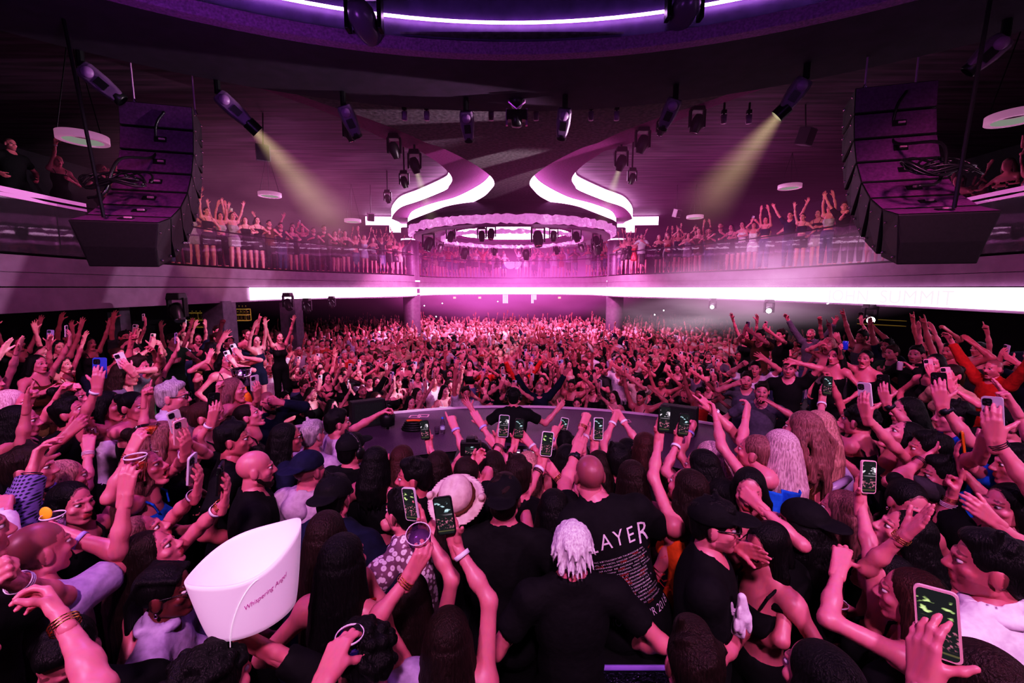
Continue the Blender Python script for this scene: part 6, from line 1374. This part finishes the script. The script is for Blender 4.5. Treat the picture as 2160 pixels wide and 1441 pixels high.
# name on the ribbon screen
led_o=[q for q in bpy.data.objects if q.name=='led_ribbon_screen'][0]; rs=sorted([(q[1],q[0]) for q in ib if q[0]>3])
for word,y0 in (('JOHN',11.75),('SUMMIT',10.25)):
    cu=bpy.data.curves.new('t','FONT'); cu.body=word; cu.size=.44; cu.space_character=1.05; ob=bpy.data.objects.new('t',cu); COL.objects.link(ob); dg=bpy.context.evaluated_depsgraph_get(); me=ob.evaluated_get(dg).to_mesh()
    P_=[list(q.co) for q in me.vertices]; F_=[list(p.vertices) for p in me.polygons]; bpy.data.objects.remove(ob)
    SV=[(float(np.interp(y0-x*1.05,[q[0] for q in rs],[q[1] for q in rs]))-.02,y0-x*1.05,2.64+y) for x,y,_ in P_]
    link('screen_lettering',new_mesh('screen_lettering',SV,F_,False,[emat('letter_pink',(1,.83,.94),1.0)]),led_o)
struct('floor_booth_left',MB().box((-12.0,7.6,BZ+.22),(5.0,6.6,.44)),M_FLOOR); struct('floor_booth_right',MB().box((12.2,8.8,BZ+.17),(5.0,6.0,.34)),M_FLOOR)
# booths and tables on the near balcony ends
for sx,txt in ((-1,'left'),(1,'right')):
    p=np.array([sx*11.6,7.0,BZ+(.44 if sx<0 else .34)]); r=empty('booth_sofa',p,'dark padded booth sofa with lilac back on the near %s balcony'%txt,'sofa')
    MB().box((0,0,.22),(.8,2.4,.44)).obj('seat',mat('sofa_dark',(.03,.02,.03),.6),r,bevel=.03); MB().box((sx*.4,0,.6),(.2,2.4,.8)).obj('backrest',mat('sofa_lilac',(.25,.2,.5),.6),r,bevel=.03)
    t=empty('low_table',p+np.array([-sx*.75,.4,0]),'low pink-lit table in front of the %s balcony booth'%txt,'table'); MB().box((0,0,.72),(.4,1.6,.05)).obj('table_top',mat('table_pink_lit',(.6,.4,.55),.4),t,bevel=.01)  # pink light on the table top put into its colour
    for yy in (-.7,.7): MB().box((0,yy,.35),(.08,.08,.7)).obj('leg',M_BLACK,t)
# ================================================================== lights, haze, camera
def look(o,t): o.rotation_euler=(Vector(t)-o.location).to_track_quat('-Z','Y').to_euler()
def spot(loc,tgt,e,col,size=70,blend=.6,rad=.3):
    l=bpy.data.lights.new('spot_lamp','SPOT'); l.energy=e; l.color=col; l.spot_size=math.radians(size); l.spot_blend=blend; l.shadow_soft_size=rad
    o=bpy.data.objects.new('spot_lamp',l); COL.objects.link(o); o.location=loc; look(o,tgt); return o
PINK=(1,.46,.86); RED=(1,.30,.62); CRIM=(1,.33,.66)
for x in (-3.2,0,3.2): spot((x,-1.6,5.9),(x*1.0,3.2,1.2),800,PINK,80,.8,.2)
for x,tx in ((-2.6,-7),(2.6,7)): spot((x,1.5,5.9),(tx,5.2,1.6),800,RED,70,.7,.25)
for x in (-4.5,-1.5,1.5,4.5): spot((x,7.0,5.6),(x*1.3,12.5,.8),720,CRIM,75,.7,.2)
for x in (-2.5,0,2.5): spot((x,18.4,4.8),(x*2,21.5,.8),2000,(1,.34,.66),110,.6,.3)
def pt(loc,e_,col,r=.3):
    l=bpy.data.lights.new('lamp','POINT'); l.energy=e_; l.color=col; l.shadow_soft_size=r; o=bpy.data.objects.new('lamp',l); COL.objects.link(o); o.location=loc
pt((-2.4,3.0,4.5),120,(.62,.2,1.0)); pt((2.2,2.6,4.5),50,(.62,.2,1.0))  # added violet fill points without fixtures, to tint soffit and speaker backs
# warm beams landing on the balconies, with real lamps
WARM=(1,.86,.55)
for p_,s_ in ((LA,-1),(RA_,1)): spot(tuple(p_+np.array([-.1*s_*-1,.12,-.05])),(s_*-1*-9.6 if False else s_*8.9,13.5,4.2),900,WARM,26,.5,.1)
# patterned lamps (gobos)
def gobo(loc,tgt,e_,col,size,scale,ang,dist=1.5,thr=.5):
    o=spot(loc,tgt,e_,col,size,.3,.02); l=o.data; l.use_nodes=True; N=l.node_tree.nodes; L=l.node_tree.links; em=N['Emission']; tc=N.new('ShaderNodeTexCoord'); mp=N.new('ShaderNodeMapping'); mp.inputs['Rotation'].default_value=(0,0,ang)
    w=N.new('ShaderNodeTexWave'); w.inputs['Scale'].default_value=scale; w.inputs['Distortion'].default_value=dist; w.inputs['Detail Scale'].default_value=.6; r=N.new('ShaderNodeValToRGB'); r.color_ramp.elements[0].position=thr; r.color_ramp.elements[1].position=thr+.14
    L.new(tc.outputs['Normal'],mp.inputs['Vector']); L.new(mp.outputs[0],w.inputs['Vector']); L.new(w.outputs['Fac'],r.inputs[0]); L.new(r.outputs[0],em.inputs['Color'])
gobo((0,8.2,2.0),(0,16.0,6),900,(.9,.9,.85),88,1.1,.9,2.5,.55)
gobo((4.2,6.8,4.3),(-8.6,8.5,3.0),2600,(1,.82,.95),60,1.5,.5,1.2,.55)
for sx in (-1,1): pt((sx*7.0,14,5.6),45,(1,.35,.8),.5)
pt((0,27,4.6),160,(1,.3,.75),.6)
# ------------------------------------------------------------------ haze and beams (light scattered by smoke put in as volume emission)
def volmat(name,col,emis,absb,mode,soft=1.0,nscale=1.0):
    m=bpy.data.materials.new(name); N,L=nt(m); N.clear(); o=N.new('ShaderNodeOutputMaterial'); tc=N.new('ShaderNodeTexCoord')
    e1=N.new('ShaderNodeEmission'); e1.inputs['Color'].default_value=(*col,1); ab=N.new('ShaderNodeVolumeAbsorption'); ab.inputs['Color'].default_value=(*[min(1,c_+.3) for c_ in col],1); ad=N.new('ShaderNodeAddShader')
    def math_(op,a,b=None,c_=None):
        q=N.new('ShaderNodeMath'); q.operation=op
        for i,v in enumerate((a,b,c_)):
            if v is None: continue
            if isinstance(v,(int,float)): q.inputs[i].default_value=v
            else: L.new(v,q.inputs[i])
        return q.outputs[0]
    if mode=='puff':
        ln=N.new('ShaderNodeVectorMath'); ln.operation='LENGTH'; L.new(tc.outputs['Object'],ln.inputs[0])
        f=math_('POWER',math_('MAXIMUM',math_('SUBTRACT',1,ln.outputs['Value']),0),soft)
        n=N.new('ShaderNodeTexNoise'); n.inputs['Scale'].default_value=nscale; n.inputs['Detail'].default_value=3; L.new(tc.outputs['Object'],n.inputs['Vector'])
        f=math_('MULTIPLY',f,math_('MAXIMUM',math_('MULTIPLY_ADD',n.outputs['Fac'],3.2,-.95),0))
    else:
        sp=N.new('ShaderNodeSeparateXYZ'); L.new(tc.outputs['Object'],sp.inputs[0]); z=sp.outputs['Z']
        rr_=math_('SQRT',math_('ADD',math_('POWER',sp.outputs['X'],2),math_('POWER',sp.outputs['Y'],2))); R_=math_('MULTIPLY_ADD',z,soft,.085)
        f=math_('MAXIMUM',math_('SUBTRACT',1,math_('DIVIDE',rr_,R_)),0); f=math_('POWER',f,1.1)
        f=math_('MULTIPLY',f,math_('DIVIDE',1,math_('MULTIPLY_ADD',z,1.1,.35))); f=math_('MULTIPLY',f,math_('MAXIMUM',math_('SUBTRACT',1,math_('DIVIDE',z,nscale)),0))
        n=N.new('ShaderNodeTexNoise'); n.inputs['Scale'].default_value=1.6; L.new(tc.outputs['Object'],n.inputs['Vector']); f=math_('MULTIPLY',f,math_('MULTIPLY_ADD',n.outputs['Fac'],1.4,.3))
    L.new(math_('MULTIPLY',f,emis),e1.inputs['Strength']); L.new(math_('MULTIPLY',f,absb),ab.inputs['Density']); L.new(e1.outputs[0],ad.inputs[0]); L.new(ab.outputs[0],ad.inputs[1]); L.new(ad.outputs[0],o.inputs['Volume']); return m
def puff(loc,sc,col,emis,absb,label,soft=1.0,ns=1.6):
    bm=bmesh.new(); bmesh.ops.create_icosphere(bm,subdivisions=3,radius=1.0); me=bpy.data.meshes.new('haze'); bm.to_mesh(me); bm.free(); me.materials.append(volmat('haze',col,emis,absb,'puff',soft,ns))
    o=link('haze',me,None,loc); o.scale=sc; tag(o,label,'haze',None,'stuff')
puff((0,27.5,3.3),(9.5,5.5,3.0),(1,.20,.72),.24,.06,'magenta haze in front of the far balcony')
puff((8.0,13.0,3.4),(4.2,4.5,1.5),(1,.50,.85),.22,.10,'pale pink smoke drifting along the right balcony front')
puff((6.6,14.5,2.1),(4.2,4.5,.9),(.85,.62,.78),.13,.06,'greyish smoke below the right ribbon screen')
puff((0,16,4.6),(13,11,3.2),(.9,.16,.62),.022,.012,'thin magenta haze under the main ceiling',.6,2.2)
puff((-7.5,15,5.6),(4.5,7,2.2),(.9,.40,.62),.035,.012,'thin haze above the left balcony',.7,2.5)
def beam(p,d,L_,k,col,emis,label):
    d=nrm(d); M=frame([0,0,1],d); o=MB().lathe([(.085,0),(.085+k*L_,L_)],28,close=True).obj('light_beam',volmat('beam',col,emis,.02,'beam',k,L_)); o.matrix_world=Matrix([[*M[i],p[i]] for i in range(3)]+[[0,0,0,1]]); tag(o,label,'light beam',None,'stuff')
beam(LA+np.array([.03,.06,-.06]),at(690,450,8.4)-LA,3.4,.20,(1,.84,.45),1.15,'pale yellow beam slanting from the lit lamp to the left balcony')
beam(RA_+np.array([-.03,.06,-.06]),at(1475,450,8.8)-RA_,3.6,.20,(1,.84,.45),1.0,'pale yellow beam slanting from the lit lamp to the right balcony')
for q_,d_ in BEAMS: beam(q_+d_*.2,d_,1.6,.14,(.85,1,.5),1.2,'short yellow-green beam from the small lit lamp by the %s S-shaped band'%('left' if q_[0]<0 else 'right'))
W=bpy.data.worlds.new('world'); scene.world=W; W.use_nodes=True; W.node_tree.nodes['Background'].inputs[0].default_value=(.5,.15,.45,1); W.node_tree.nodes['Background'].inputs[1].default_value=.009
cam=bpy.data.cameras.new('camera'); cam.sensor_width=36; cam.lens=36*FPX/2160; cam.clip_start=.05; cam.clip_end=200
co=bpy.data.objects.new('camera',cam); COL.objects.link(co); co.location=CAM; co.rotation_euler=(math.radians(90)-PITCH,0,0); scene.camera=co
scene.view_settings.view_transform='Standard'; scene.view_settings.look='None'; scene.view_settings.exposure=0
vs=scene.view_settings; vs.use_curve_mapping=True; cmv=vs.curve_mapping; cv=cmv.curves[3]; cv.points[0].location=(0,0); cv.points[1].location=(1,1); cv.points.new(.05,.025); cv.points.new(.25,.24); cv.points.new(.6,.68); cmv.update()
cy=scene.cycles; cy.max_bounces=5; cy.diffuse_bounces=2; cy.glossy_bounces=2; cy.transmission_bounces=4; cy.transparent_max_bounces=12; cy.volume_bounces=0; cy.volume_max_steps=48; cy.volume_step_rate=2.0
cy.adaptive_threshold=.03; cy.use_auto_tile=False; cy.debug_use_compact_bvh=True; cy.denoising_prefilter='FAST'; cy.denoising_quality='FAST'; cy.denoising_input_passes='RGB_ALBEDO'; cy.sample_clamp_indirect=4; cy.sample_clamp_direct=12; cy.caustics_reflective=False; cy.caustics_refractive=False
